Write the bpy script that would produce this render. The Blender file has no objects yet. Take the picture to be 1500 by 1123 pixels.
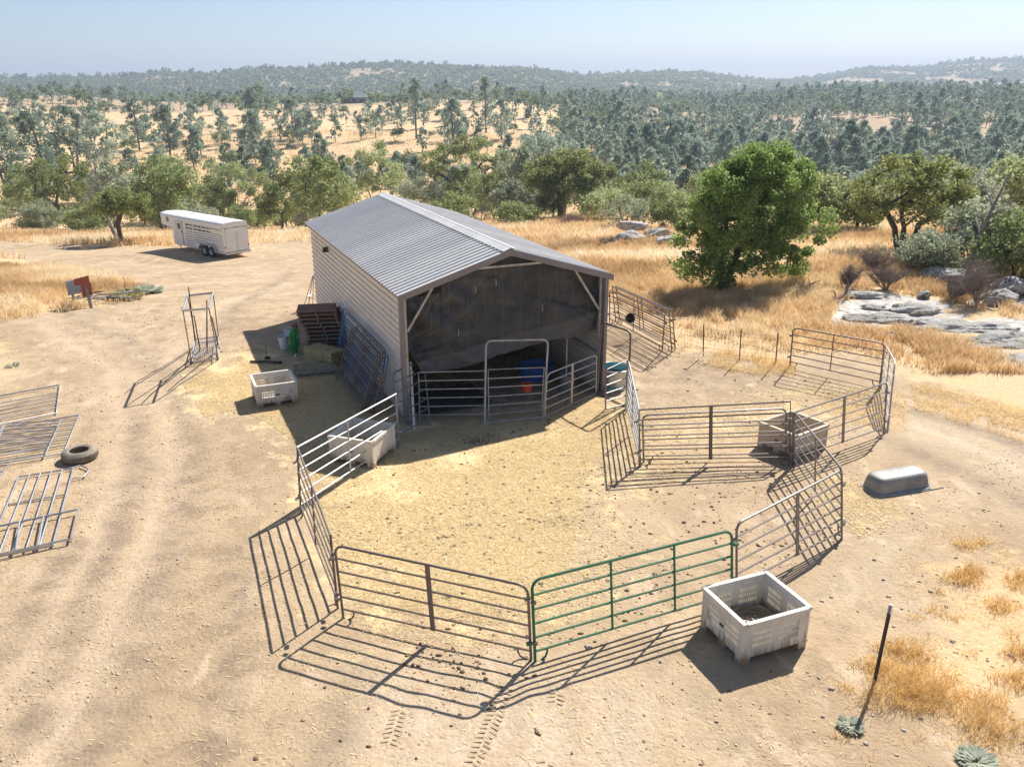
import bpy, bmesh, math, random
import numpy as np
from mathutils import Vector, Matrix
SC = bpy.context.scene
COL = SC.collection
R = math.radians
rnd = random.Random(7)
nr = np.random.default_rng(11)
# ------------------------------------------------------------------ camera model
F, TH, RO, H = 1238.25, R(19.72), R(-0.215), 8.0
CX, CY = 750.0, 561.5
def ray(px, py):
    u, v = px-CX, py-CY
    c, s = math.cos(-RO), math.sin(-RO)
    u, v = (u*c-v*s)/F, (u*s+v*c)/F
    return np.array([u, math.cos(TH)-v*math.sin(TH), -math.sin(TH)-v*math.cos(TH)])
# ------------------------------------------------------------------ noise + terrain
_tab = np.random.default_rng(5).random((256, 256))
def vn(x, y):
    x = np.asarray(x, float); y = np.asarray(y, float)
    xi = np.floor(x).astype(int); yi = np.floor(y).astype(int)
    fx = x-xi; fy = y-yi; fx = fx*fx*(3-2*fx); fy = fy*fy*(3-2*fy)
    a = _tab[xi & 255, yi & 255]; b = _tab[(xi+1) & 255, yi & 255]
    c = _tab[xi & 255, (yi+1) & 255]; d = _tab[(xi+1) & 255, (yi+1) & 255]
    return (a*(1-fx)+b*fx)*(1-fy)+(c*(1-fx)+d*fx)*fy
def fbm(x, y, o=4):
    s = 0; a = .5; t = 0
    for k in range(o):
        s = s+a*vn(x*2**k+17.3*k, y*2**k+9.1*k); t += a; a *= .5
    return s/t
SKY = [(-900,117),(0,120),(100,118),(200,115),(250,110),(330,113),(375,107),(450,105),(520,100),(560,97),(620,100),(700,104),(750,106),(800,108),(850,116),(900,113),(960,111),(1020,112),(1060,117),(1110,124),(1180,119),(1250,107),(1330,105),(1420,97),(1500,95),(2600,100)]
def skyz(u, D):
    px = 750+u*F/math.cos(TH)*.97
    y = np.interp(px, [a for a, b in SKY], [b for a, b in SKY])
    return 8+D*np.tan(np.arctan((CY-y)/F)-TH)*np.sqrt(1+u*u)
UK = np.array([-1.6, -.62, -.3, 0, .1, .22, .4, .62, 1.6])
def prof(u):
    D = 1750 if u < .05 else (2150 if u < .22 else 2600)
    top = float(skyz(u, D))
    if u < -.1: p = [(0,0),(31,0),(85,-6.7),(140,-15),(200,-14),(300,-9.5),(455,-2.2),(540,-4),(800,-16),(1250,-18)]
    elif u < .05: p = [(0,0),(31,0),(85,-6),(125,-11.5),(160,-15),(210,-14),(300,-10),(420,-3.6),(540,-5),(800,-16),(1250,-18)]
    elif u < .15: p = [(0,0),(31,0),(85,-5.6),(115,-9),(170,-16),(240,-16),(360,-12),(560,-8),(800,-14),(1300,-18)]
    elif u < .3: p = [(0,0),(31,0),(70,-4),(110,-10),(170,-19),(280,-19),(450,-15),(720,-12),(1000,-17),(1500,-20)]
    else: p = [(0,0),(30,0),(36,.1),(60,-1.8),(85,-5),(140,-16),(280,-19),(450,-13.5),(620,-7),(760,-6),(1000,-17),(1500,-20)]
    p += [(D, top), (D*1.25, top-40), (D*2, top-60), (9000, top-60)]
    return [a for a, b in p], [b for a, b in p]
_S = np.linspace(math.log(4), math.log(9000), 900)
_T = []
for _u in UK:
    a, b = prof(_u)
    z = np.interp(np.exp(_S), a, b)
    k = np.exp(-np.linspace(-2, 2, 17)**2); k /= k.sum()
    _T.append(np.convolve(np.pad(z, 8, 'edge'), k, 'valid'))
_T = np.array(_T)
def big(x, y):
    x = np.asarray(x, float); y = np.asarray(y, float)
    yy = np.maximum(y, 4.001); u = x/np.maximum(y, 22)
    u = np.clip(u, -1.59, 1.59)
    si = (np.log(yy)-_S[0])/(_S[1]-_S[0]); si = np.clip(si, 0, 898.999)
    i = si.astype(int); f = si-i
    k = np.clip(np.searchsorted(UK, u)-1, 0, len(UK)-2); g = (u-UK[k])/(UK[k+1]-UK[k]); g = g*g*(3-2*g)
    z = (_T[k, i]*(1-f)+_T[k, i+1]*f)*(1-g)+(_T[k+1, i]*(1-f)+_T[k+1, i+1]*f)*g
    # far skyline from its own curve
    m = np.clip((y-1300)/400, 0, 1)
    D = np.where(u < .1, 1750, np.where(u < .25, 2150, 2600))
    D = np.interp(u, [.0, .1, .22, .35], [1750, 2100, 2200, 2600])
    r = np.clip(1-np.abs(y-D)/(D*.42), 0, 1); r = r*r*(3-2*r)
    zr = -22+(skyz(u, D)+22)*r+(fbm(x/160, y/160)-.5)*26*np.clip(1-r*.75, .2, 1)
    z = z*(1-m)+zr*m
    w = np.clip((y-120)/150, 0, 1)*(1-m)
    z = z+w*(fbm(x/45+3, y/45)-.5)*3.2
    w = np.clip((y-36)/40, 0, 1)*(1-m)
    z = z+w*(fbm(x/9+3, y/9)-.5)*.8
    q = np.exp(-(((x+21.3)/5.5)**2+((y-57.6)/5.5)**2)**2)      # level pad under the trailer
    w = np.clip((y-190)/90, 0, 1)*np.clip((900-y)/300, 0, 1)
    z = z+w*(fbm(x/75+1.5, y/110, 3)-.5)*11
    return z*(1-q)-3.02*q
def seg_d(x, y, pts):
    d = np.full(np.shape(x), 1e9)
    for (ax, ay), (bx, by) in zip(pts[:-1], pts[1:]):
        L = (bx-ax)**2+(by-ay)**2+1e-12
        t = np.clip(((x-ax)*(bx-ax)+(y-ay)*(by-ay))/L, 0, 1)
        d = np.minimum(d, np.hypot(x-ax-t*(bx-ax), y-ay-t*(by-ay)))
    return d
def gp0(px, py, z=0.0):
    d = ray(px, py); t = (z-H)/d[2]
    return d[0]*t, d[1]*t
TRK = [[(60,1123),(170,900),(235,760),(255,640),(240,540),(150,470),(0,440)],
       [(0,1030),(110,860),(165,740),(190,640),(170,540),(60,470)],
       [(560,1123),(575,1060),(590,1020)], [(690,1123),(735,1080),(740,1010)], [(800,1123),(815,1060),(815,1020)], [(885,1123),(890,1060),(890,1020)],
       [(1280,600),(1400,640),(1500,685),(1600,720)], [(1300,575),(1400,605),(1520,640)],
       [(240,540),(330,440),(420,385)], [(0,400),(120,385),(240,390),(400,372)]]
TRKW = [[gp0(*p) for p in t] for t in TRK]
def micro(x, y):
    near = np.clip(1-(y-30)/20, 0, 1)*np.clip(1-(np.abs(x)-22)/10, 0, 1)
    z = (fbm(x*.4, y*.4, 2)-.5)*.07+(fbm(x*2.6+9, y*2.6, 3)-.5)*.018
    for t in TRKW:
        d = seg_d(x, y, t)
        z = z-np.exp(-(d/.2)**2)*.018+np.exp(-((d-.34)/.12)**2)*.008
    return z*near
def terr(x, y): return big(x, y)+micro(x, y)
def tz(x, y): return float(terr(np.array([x]), np.array([y]))[0])
def gp(px, py, z=None):
    """point where the line of sight through a photo pixel meets the ground (z=None) or the height z"""
    if z is not None:
        a, b = gp0(px, py, z); return Vector((a, b, z))
    d = ray(px, py)
    t = np.concatenate([np.linspace(6, 60, 1600), np.geomspace(60, 4000, 1600)])
    x, y, zz = d[0]*t, d[1]*t, H+d[2]*t
    h = big(x, y)
    k = np.nonzero(zz < h)[0]
    k = k[0] if len(k) else len(t)-1
    return Vector((x[k], y[k], tz(x[k], y[k])))
def inpoly(x, y, P):
    c = np.zeros(np.shape(x), bool)
    n = len(P)
    for i in range(n):
        (x1, y1), (x2, y2) = P[i], P[(i+1) % n]
        k = ((y1 > y) != (y2 > y)) & (x < (x2-x1)*(y-y1)/((y2-y1)+1e-12)+x1)
        c ^= k
    return c
def pmask(x, y, P, soft):
    d = seg_d(x, y, P+[P[0]]); s = np.where(inpoly(x, y, P), d, -d)
    return np.clip(.5+s/soft*.5, 0, 1)
# ------------------------------------------------------------------ mesh helpers
def fast(name, v, f, mats, parent=None, tint=None, smooth=False):
    """one mesh object out of numpy arrays; f is (n,3) or (n,4)"""
    me = bpy.data.meshes.new(name); v = np.asarray(v, np.float32); f = np.asarray(f, np.int32)
    n = f.shape[1]
    me.vertices.add(len(v)); me.vertices.foreach_set('co', v.ravel())
    me.loops.add(f.size); me.loops.foreach_set('vertex_index', f.ravel())
    me.polygons.add(len(f)); me.polygons.foreach_set('loop_start', np.arange(0, f.size, n, dtype=np.int32))
    me.polygons.foreach_set('loop_total', np.full(len(f), n, np.int32))
    if smooth: me.polygons.foreach_set('use_smooth', np.ones(len(f), bool))
    me.update(calc_edges=True)
    if tint is not None:
        a = me.attributes.new('tint', 'FLOAT', 'POINT'); a.data.foreach_set('value', np.asarray(tint, np.float32))
    for m in (mats if isinstance(mats, list) else [mats]): me.materials.append(m)
    o = bpy.data.objects.new(name, me); COL.objects.link(o)
    if parent: o.parent = parent
    return o
class MB:
    def __init__(s): s.v = []; s.f = []
    def add(s, v, f):
        n = len(s.v); s.v += [tuple(p) for p in v]; s.f += [tuple(i+n for i in q) for q in f]; return s
    def box(s, c, d, rot=None, taper=1.0):
        x, y, z = d[0]/2, d[1]/2, d[2]/2
        P = [Vector((sx*x*(taper if sz > 0 else 1), sy*y*(taper if sz > 0 else 1), sz*z)) for sz in (-1, 1) for sx, sy in ((-1,-1),(1,-1),(1,1),(-1,1))]
        if rot is not None: P = [rot @ p for p in P]
        c = Vector(c)
        return s.add([p+c for p in P], [(3,2,1,0),(4,5,6,7),(0,1,5,4),(1,2,6,5),(2,3,7,6),(3,0,4,7)])
    def tube(s, pts, r, n=8, cap=True):
        pts = [Vector(p) for p in pts]; m = len(pts)
        rs = r if isinstance(r, (list, tuple)) else [r]*m
        V = []; up = None
        for i, p in enumerate(pts):
            t = (pts[min(i+1, m-1)]-pts[max(i-1, 0)])
            t = t.normalized() if t.length > 1e-9 else Vector((0,0,1))
            if up is None: up = Vector((0,0,1)) if abs(t.z) < .9 else Vector((1,0,0))
            a = (up-t*up.dot(t));
            if a.length < 1e-4: a = t.orthogonal()
            a.normalize(); b = t.cross(a); up = a
            for k in range(n):
                th = 2*math.pi*k/n; V.append(p+(a*math.cos(th)+b*math.sin(th))*rs[i])
        Fc = []
        for i in range(m-1):
            for k in range(n):
                k2 = (k+1) % n; Fc.append((i*n+k, i*n+k2, (i+1)*n+k2, (i+1)*n+k))
        if cap: Fc += [tuple(range(n))[::-1], tuple((m-1)*n+k for k in range(n))]
        return s.add(V, Fc)
    def bar(s, a, b, w, d=None, up=(0,0,1)):
        a = Vector(a); b = Vector(b); t = b-a; L = t.length; t.normalize(); up = Vector(up)
        x = up.cross(t)
        if x.length < 1e-3: x = Vector((1,0,0)).cross(t)
        x.normalize(); y = t.cross(x)
        M = Matrix((x, y, t)).transposed()
        return s.box((a+b)/2, (w, d or w, L), M)
    def lathe(s, c, prof, n=24, sx=1, sy=1):
        c = Vector(c); V = []; Fc = []
        for r, z in prof:
            for k in range(n):
                th = 2*math.pi*k/n; V.append(c+Vector((r*sx*math.cos(th), r*sy*math.sin(th), z)))
        for i in range(len(prof)-1):
            for k in range(n):
                k2 = (k+1) % n; Fc.append((i*n+k, i*n+k2, (i+1)*n+k2, (i+1)*n+k))
        return s.add(V, Fc)
    def build(s, name, mat, parent=None, world=False, smooth=False, bevel=0, seg=2):
        me = bpy.data.meshes.new(name)
        off = parent.location if (parent is not None and world) else Vector((0,0,0))
        me.from_pydata([(p[0]-off.x, p[1]-off.y, p[2]-off.z) for p in s.v], [], s.f)
        me.materials.append(mat); me.update()
        if smooth:
            me.polygons.foreach_set('use_smooth', np.ones(len(me.polygons), bool))
            me.set_sharp_from_angle(angle=R(40))
        o = bpy.data.objects.new(name, me); COL.objects.link(o)
        if parent is not None: o.parent = parent
        if bevel:
            b = o.modifiers.new('bevel', 'BEVEL'); b.width = bevel; b.segments = seg; b.limit_method = 'ANGLE'; b.angle_limit = R(35)
        return o
def thing(name, label, cat, loc=(0,0,0), rz=0, group=None):
    o = bpy.data.objects.new(name, None); COL.objects.link(o); o.location = loc; o.rotation_euler = (0, 0, rz)
    o.empty_display_size = .2
    o['label'] = label; o['category'] = cat
    if group: o['group'] = group
    return o
def tag(o, label=None, cat=None, group=None, kind=None):
    for k, v in (('label', label), ('category', cat), ('group', group), ('kind', kind)):
        if v: o[k] = v
    return o
def copy_tree(o, parent=None):
    c = o.copy(); COL.objects.link(c)
    if parent: c.parent = parent
    for ch in list(o.children): copy_tree(ch, c)
    return c
# ------------------------------------------------------------------ materials
class G:
    def __init__(s, name):
        s.m = bpy.data.materials.new(name); s.m.use_nodes = True; s.t = s.m.node_tree; s.t.nodes.clear()
        s.out = s.n('ShaderNodeOutputMaterial')
    def n(s, typ, **kw):
        x = s.t.nodes.new(typ)
        for k, v in kw.items():
            if k in x.inputs: s.set(x.inputs[k], v)
            else: setattr(x, k, v)
        return x
    def set(s, i, v):
        if isinstance(v, bpy.types.NodeSocket): s.t.links.new(v, i)
        elif isinstance(v, bpy.types.Node): s.t.links.new(v.outputs[0], i)
        else: i.default_value = v
    def pos(s): return s.n('ShaderNodeNewGeometry').outputs['Position']
    def obj(s): return s.n('ShaderNodeTexCoord').outputs['Object']
    def noise(s, vec, scale, detail=4, rough=.6, dist=0):
        x = s.n('ShaderNodeTexNoise'); s.set(x.inputs['Vector'], vec)
        x.inputs['Scale'].default_value = scale; x.inputs['Detail'].default_value = detail; x.inputs['Roughness'].default_value = rough; x.inputs['Distortion'].default_value = dist
        return x.outputs['Fac']
    def vor(s, vec, scale, feat='F1', out='Distance', rand=1):
        x = s.n('ShaderNodeTexVoronoi', feature=feat); s.set(x.inputs['Vector'], vec); x.inputs['Scale'].default_value = scale; x.inputs['Randomness'].default_value = rand
        return x.outputs[out]
    def map(s, v, a, b, c=0, d=1, smooth=False):
        x = s.n('ShaderNodeMapRange'); x.clamp = True
        if smooth: x.interpolation_type = 'SMOOTHSTEP'
        s.set(x.inputs[0], v); x.inputs[1].default_value = a; x.inputs[2].default_value = b; x.inputs[3].default_value = c; x.inputs[4].default_value = d
        return x.outputs[0]
    def math(s, op, a, b=0):
        x = s.n('ShaderNodeMath', operation=op); s.set(x.inputs[0], a); s.set(x.inputs[1], b); return x.outputs[0]
    def mix(s, f, a, b, mode='MIX'):
        x = s.n('ShaderNodeMix', data_type='RGBA', blend_type=mode); s.set(x.inputs[0], f)
        s.set(x.inputs[6], a if not isinstance(a, tuple) else (*a, 1)); s.set(x.inputs[7], b if not isinstance(b, tuple) else (*b, 1)); return x.outputs[2]
    def attr(s, name): return s.n('ShaderNodeAttribute', attribute_name=name)
    def scalev(s, vec, v):
        x = s.n('ShaderNodeMapping'); s.set(x.inputs[0], vec); x.inputs['Scale'].default_value = v; return x.outputs[0]
    def bump(s, h, strength=.3, dist=.02):
        x = s.n('ShaderNodeBump'); s.set(x.inputs['Height'], h); x.inputs['Strength'].default_value = strength; x.inputs['Distance'].default_value = dist; return x.outputs[0]
    def pbr(s, col, rough=.7, metal=0, normal=None, **kw):
        p = s.n('ShaderNodeBsdfPrincipled'); s.set(p.inputs['Base Color'], col if not isinstance(col, tuple) else (*col, 1)); s.set(p.inputs['Roughness'], rough); s.set(p.inputs['Metallic'], metal)
        if normal is not None: s.set(p.inputs['Normal'], normal)
        for k, v in kw.items(): s.set(p.inputs[k], v)
        return p.outputs[0]
    def done(s, sh): s.set(s.out.inputs[0], sh); return s.m
def simple(name, col, col2=None, rough=.6, metal=0, scale=4, lo=.45, hi=.65, bump=0, bscale=40, dust=0):
    g = G(name); p = g.obj(); c = tuple(col)
    if col2: c = g.mix(g.map(g.noise(p, scale, 6, .65), lo, hi), col, col2)
    if dust:
        nz = g.n('ShaderNodeSeparateXYZ'); g.set(nz.inputs[0], g.n('ShaderNodeNewGeometry').outputs['Normal'])
        f = g.math('MULTIPLY', g.map(nz.outputs[2], .3, 1), g.map(g.noise(p, 3, 4), .35, .6, dust*.3, dust)); c = g.mix(f, c, (.5, .4, .29))
    nrm = g.bump(g.noise(p, bscale, 3), bump, .01) if bump else None
    return g.done(g.pbr(c, rough, metal, nrm))
M = {}
M['panel_brown'] = simple('panel_brown', (.16,.13,.125), (.24,.15,.10), .5, .3, 9, .5, .72, dust=.35)
M['panel_grey'] = simple('panel_grey', (.22,.20,.21), (.27,.19,.14), .42, .5, 8, .55, .75, dust=.3)
M['panel_green'] = simple('panel_green', (.012,.17,.085), (.05,.14,.08), .38, .1, 7, .5, .7, dust=.25)
M['panel_teal'] = simple('panel_teal', (.14,.21,.22), (.27,.22,.17), .45, .3, 6, .5, .7, dust=.2)
M['panel_blue'] = simple('panel_blue', (.08,.17,.32), (.11,.15,.22), .5, .1, 6, .5, .7)
M['galv'] = simple('galvanised', (.55,.56,.58), (.42,.43,.45), .38, .7, 5, .4, .65)
M['galv_dull'] = simple('galvanised_dull', (.5,.49,.5), (.36,.33,.31), .5, .4, 5, .4, .65)
M['rust'] = simple('rust', (.33,.15,.06), (.22,.12,.08), .85, .1, 12)
M['rusty_post'] = simple('rusty_post', (.07,.06,.05), (.15,.09,.06), .85, .1, 12)
M['white_metal'] = simple('white_metal', (.8,.79,.77), (.7,.67,.62), .35, 0, 3, .5, .75)
M['wood'] = simple('wood', (.27,.19,.15), (.16,.12,.10), .9, 0, 7, .35, .65, .4)
M['wood2'] = simple('wood_red', (.40,.21,.13), (.24,.15,.11), .9, 0, 6, .35, .65, .4)
M['wood_grey'] = simple('wood_grey', (.34,.31,.29), (.22,.2,.19), .9, 0, 7, .35, .65, .4)
M['bark'] = simple('bark', (.14,.115,.095), (.07,.058,.05), .95, 0, 6, .35, .65, .6, 14)
M['bark_pale'] = simple('bark_pale', (.36,.33,.31), (.17,.14,.13), .9, 0, 4, .4, .65, .4, 14)
M['rubber'] = simple('rubber', (.03,.03,.03), (.06,.055,.05), .75, 0, 6)
M['rubber_dusty'] = simple('rubber_dusty', (.34,.28,.215), (.2,.17,.135), .9, 0, 4, .35, .6)
M['black'] = simple('black_plastic', (.02,.02,.022), (.05,.045,.04), .6, 0, 5)
M['red'] = simple('red_plastic', (.5,.03,.02), (.4,.04,.03), .5, 0, 5)
M['orange'] = simple('orange_plastic', (.62,.07,.02), (.5,.09,.03), .5, 0, 5)
M['blue'] = simple('blue_plastic', (.02,.13,.42), (.03,.1,.3), .5, 0, 5)
M['white_plastic'] = simple('white_plastic', (.72,.74,.76), (.6,.6,.6), .5, 0, 5)
M['green_bag'] = simple('green_bag', (.01,.28,.05), (.01,.16,.035), .45, 0, 7, .4, .6, .6, 9)
M['glass'] = simple('dark_glass', (.05,.05,.055), None, .12)
M['teal'] = simple('tank_inside', (.10,.36,.40), (.16,.42,.44), .5, 0, 5)
M['board_red'] = simple('board_red', (.36,.075,.04), (.3,.1,.06), .7, 0, 4)
M['board_grey'] = simple('board_grey', (.30,.33,.37), (.24,.26,.29), .7, 0, 4)
M['dung'] = simple('dung', (.17,.115,.065), (.27,.19,.11), .95, 0, 12, .4, .6, .5)
M['stone'] = simple('stone', (.58,.50,.41), (.38,.31,.24), .95, 0, 8, .4, .6, .4)
M['tan_metal'] = simple('tan_metal', (.34,.31,.29), (.31,.28,.265), .5, .1, 1.2)
M['trim'] = simple('trim', (.25,.22,.235), (.21,.185,.19), .45, .1, 2)
# bulk bin plastic: off-white, brown dirt low down
g = G('bin_plastic'); p = g.obj(); sp = g.n('ShaderNodeSeparateXYZ'); g.set(sp.inputs[0], p)
c = g.mix(g.map(g.noise(p, 3, 5), .4, .7), (.74,.70,.63), (.62,.57,.49))
d = g.math('ADD', g.map(sp.outputs[2], 0, .34, 1.15, 0), g.map(g.noise(g.scalev(p, (6,6,1)), 2, 4), .35, .7, -.5, .35))
c = g.mix(g.map(g.noise(g.scalev(p, (3,3,.8)), 3, 7, .75), .52, .68, 0, .55), c, (.45,.36,.26))
M['bin'] = g.done(g.pbr(g.mix(g.map(d, .2, .8, 0, .95), c, (.33,.22,.12)), .6))
M['bin_tan'] = simple('bin_tan', (.62,.52,.39), (.52,.42,.31), .65, 0, 4, .4, .65)
# corrugated roof sheet
g = G('roof_sheet'); p = g.obj()
c = g.mix(g.map(g.noise(g.scalev(p, (.5, 3, .5)), 1.2, 5), .35, .7), (.82,.785,.735), (.74,.71,.665))
fl = g.n('ShaderNodeSeparateXYZ'); g.set(fl.inputs[0], p); wn = g.n('ShaderNodeTexWhiteNoise', noise_dimensions='1D'); g.set(wn.inputs['W'], g.math('FLOOR', g.math('MULTIPLY', fl.outputs[1], 1.087)))
c = g.mix(g.map(wn.outputs[0], 0, 1, 0, .42), c, (.56,.55,.54)); c = g.mix(g.map(g.noise(g.scalev(p, (.6,5,1)), 2, 6, .75), .56, .7, 0, .4), c, (.42,.385,.34))
M['roof'] = g.done(g.pbr(c, g.map(g.noise(p, 2, 3), .3, .7, .4, .55), .15))
g = G('wall_sheet'); p = g.obj()
c = g.mix(g.map(g.noise(g.scalev(p, (3, 3, .7)), .7, 5), .35, .7), (.80,.72,.63), (.73,.655,.575))
c = g.mix(g.map(g.noise(g.scalev(p, (1.5,1.5,.25)), 2.2, 6, .7), .55, .72, 0, .45), c, (.45,.37,.30))
M['wall'] = g.done(g.pbr(c, .45, .1))
# shade cloth
g = G('shade_cloth'); p = g.obj()
c = g.mix(g.map(g.noise(g.scalev(p, (1,1,2)), 1.3, 6, .65), .35, .7), (.03,.031,.034), (.08,.079,.081))
sx_ = g.n('ShaderNodeSeparateXYZ'); g.set(sx_.inputs[0], p); ln = g.math('ABSOLUTE', g.math('SUBTRACT', g.math('FRACT', g.math('MULTIPLY', sx_.outputs[0], 2.05)), .5)); c = g.mix(g.map(ln, 0, .03, .45, 0), c, (.17,.16,.155))
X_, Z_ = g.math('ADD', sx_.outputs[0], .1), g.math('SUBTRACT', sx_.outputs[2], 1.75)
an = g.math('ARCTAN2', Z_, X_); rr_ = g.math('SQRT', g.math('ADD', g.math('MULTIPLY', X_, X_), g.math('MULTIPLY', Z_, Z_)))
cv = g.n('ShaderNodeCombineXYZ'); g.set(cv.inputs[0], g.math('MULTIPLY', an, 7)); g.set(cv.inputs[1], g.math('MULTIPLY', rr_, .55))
c = g.mix(g.math('MULTIPLY', g.map(g.noise(cv.outputs[0], 1.6, 5, .7), .55, .68), g.map(rr_, .5, 3.4, .8, 0)), c, (.20,.175,.15))  # brown streaks fanning from the left: light through the cloth, put into its colour
hem = g.math('SUBTRACT', g.math('ADD', 1.42, g.math('MULTIPLY', sx_.outputs[0], .15)), sx_.outputs[2]); c = g.mix(g.math('MULTIPLY', g.map(hem, -.03, .03), g.map(g.noise(p, 1.7, 5), .3, .6, .25, .7)), c, (.13,.13,.132))
c = g.mix(g.map(g.noise(g.scalev(p, (1.2, 1, .35)), 7, 5, .75), .56, .72, 0, .5), c, (.17,.165,.16))
wv = g.noise(g.scalev(p, (1, 1, .25)), 5, 5, .6, 1.5)
b = g.pbr(c, .62, 0, g.bump(wv, .6, .06))
tr = g.n('ShaderNodeBsdfTransparent')
mx = g.n('ShaderNodeMixShader'); spx = g.n('ShaderNodeSeparateXYZ'); g.set(spx.inputs[0], p); g.set(mx.inputs[0], g.math('SUBTRACT', g.map(g.noise(p, .8, 4), .35, .65, .985, 1), g.map(spx.outputs[0], 3.4, 5.4, 0, .12))); g.set(mx.inputs[1], tr.outputs[0]); g.set(mx.inputs[2], b)
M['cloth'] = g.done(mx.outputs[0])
# granite
g = G('granite'); p = g.pos()
c = g.mix(g.map(g.noise(p, 1.1, 7, .7), .42, .62), (.78,.75,.69), (.56,.54,.50))
c = g.mix(g.map(g.noise(p, 2.6, 7, .78), .54, .59), c, (.15,.14,.12))
c = g.mix(g.map(g.noise(p, .6, 3), .55, .7, 0, .55), c, (.42,.33,.2))
M['granite'] = g.done(g.pbr(c, .9, 0, g.bump(g.noise(p, 3, 8, .75), 1.0, .3)))
# straw / grass / hay with tint attribute
def tinted(name, stops, rough=.8, trans=0, objrand=.0):
    g = G(name); a = g.attr('tint').outputs['Fac']
    if objrand:
        oi = g.n('ShaderNodeObjectInfo').outputs['Random']; a = g.math('ADD', a, g.map(oi, 0, 1, -objrand, objrand))
    r = g.n('ShaderNodeValToRGB'); g.set(r.inputs[0], a)
    el = r.color_ramp.elements
    for i, (q, c) in enumerate(stops):
        e = el[i] if i < 2 else el.new(q)
        e.position = q; e.color = (*c, 1)
    sh = g.n('ShaderNodeBsdfPrincipled'); g.set(sh.inputs['Base Color'], r.outputs[0]); sh.inputs['Roughness'].default_value = rough
    sh.inputs['Specular IOR Level'].default_value = .25
    if trans:
        t = g.n('ShaderNodeBsdfTranslucent'); g.set(t.inputs[0], r.outputs[0])
        m = g.n('ShaderNodeMixShader'); m.inputs[0].default_value = trans; g.set(m.inputs[1], sh.outputs[0]); g.set(m.inputs[2], t.outputs[0])
        return g.done(m.outputs[0])
    return g.done(sh.outputs[0])
M['clod'] = tinted('soil', [(0,(.38,.27,.17)),(.5,(.54,.40,.26)),(1,(.68,.53,.37))], .95)
M['clod_solid'] = simple('clod_solid', (.50,.37,.235), (.40,.29,.18), .95, 0, 12)
M['straw'] = tinted('straw', [(0,(.50,.35,.16)),(.5,(.80,.62,.32)),(1,(.93,.81,.54))], .75, .2)
M['hay'] = tinted('hay', [(0,(.34,.29,.14)),(.5,(.58,.50,.27)),(1,(.74,.66,.40))], .8)
M['grass'] = tinted('dry_grass', [(0,(.55,.34,.12)),(.35,(.84,.60,.25)),(.7,(.92,.73,.38)),(1,(.95,.85,.60))], .8, .5)
M['grass_field'] = tinted('field_grass', [(0,(.50,.33,.17)),(.35,(.76,.55,.30)),(.7,(.88,.70,.43)),(1,(.94,.84,.64))], .8, .45)
M['leaf_green'] = tinted('leaf_green', [(0,(.11,.17,.04)),(.5,(.25,.36,.09)),(1,(.46,.55,.22))], .5, .55)
M['leaf_oak'] = tinted('leaf_oak', [(0,(.14,.17,.055)),(.5,(.28,.32,.11)),(1,(.46,.48,.21))], .6, .5, .12)
M['leaf_bush'] = tinted('leaf_bush', [(0,(.18,.23,.08)),(.5,(.34,.39,.16)),(1,(.52,.56,.28))], .6, .5, .25)
M['leaf_sage'] = tinted('leaf_sage', [(0,(.26,.29,.18)),(.5,(.42,.46,.31)),(1,(.60,.63,.46))], .7, .45, .2)
M['leaf_pine'] = tinted('leaf_pine', [(0,(.17,.23,.17)),(.5,(.33,.41,.31)),(1,(.52,.59,.46))], .7, .5, .3)
M['leaf_dark'] = tinted('leaf_dark', [(0,(.11,.15,.07)),(.5,(.22,.28,.13)),(1,(.36,.41,.22))], .7, .5, .3)
M['twig'] = tinted('twig', [(0,(.20,.14,.12)),(.5,(.30,.24,.21)),(1,(.42,.36,.31))], .9)
M['mullein'] = tinted('pale_weed', [(0,(.22,.26,.17)),(.5,(.37,.40,.29)),(1,(.52,.53,.42))], .8, .2)
# ================================================================== GROUND
def wp(P): return [tuple(gp(*q)[:2]) for q in P]
STRAW = [wp([(440,650),(600,632),(780,596),(880,580),(905,630),(860,700),(845,770),(835,840),(800,900),(720,915),(560,893),(490,870),(462,790),(445,710)]),
         wp([(268,565),(320,530),(372,505),(440,540),(520,560),(590,610),(560,650),(440,655),(400,625),(350,600),(300,612)])]
STRAW2 = [wp([(900,600),(1060,590),(1190,560),(1270,570),(1270,620),(1150,640),(1000,690),(900,700)]), wp([(1190,690),(1300,720),(1330,760),(1260,790),(1200,745)]), wp([(840,560),(900,600),(1000,690),(900,860),(780,960),(560,940),(480,900)])]
GRASS = [wp([(880,380),(905,455),(990,512),(1060,523),(1150,535),(1165,520),(1250,515),(1310,540),(1330,560),(1400,575),(1500,610),(1640,650),(2400,560),(2400,345),(700,300)]) ,
         [(-300,95),(-60,86),(-47.7,78.8),(-34.5,68.7),(-30.2,70.5),(-25.5,73),(-20,76),(-14,74),(-9,62),(-2,48),(2,33),(9,31),(40,33),(120,40),(200,150),(60,420),(-300,420)],
         wp([(-500,372),(0,376),(90,392),(160,405),(205,425),(195,440),(140,448),(80,458),(0,468),(-300,500)]),
         wp([(-200,480),(10,500),(25,545),(15,570),(-200,600)])]
SPARSE = [wp([(1215,1000),(1240,900),(1330,800),(1370,770),(1560,770),(1750,1000),(1600,1200),(1300,1200)]), wp([(1180,590),(1300,560),(1330,580),(1330,640),(1250,620)]), wp([(1330,560),(1500,600),(1640,640),(1640,690),(1500,650),(1340,600)]), wp([(980,500),(1160,530),(1170,560),(1080,545),(990,525)])]
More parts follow.
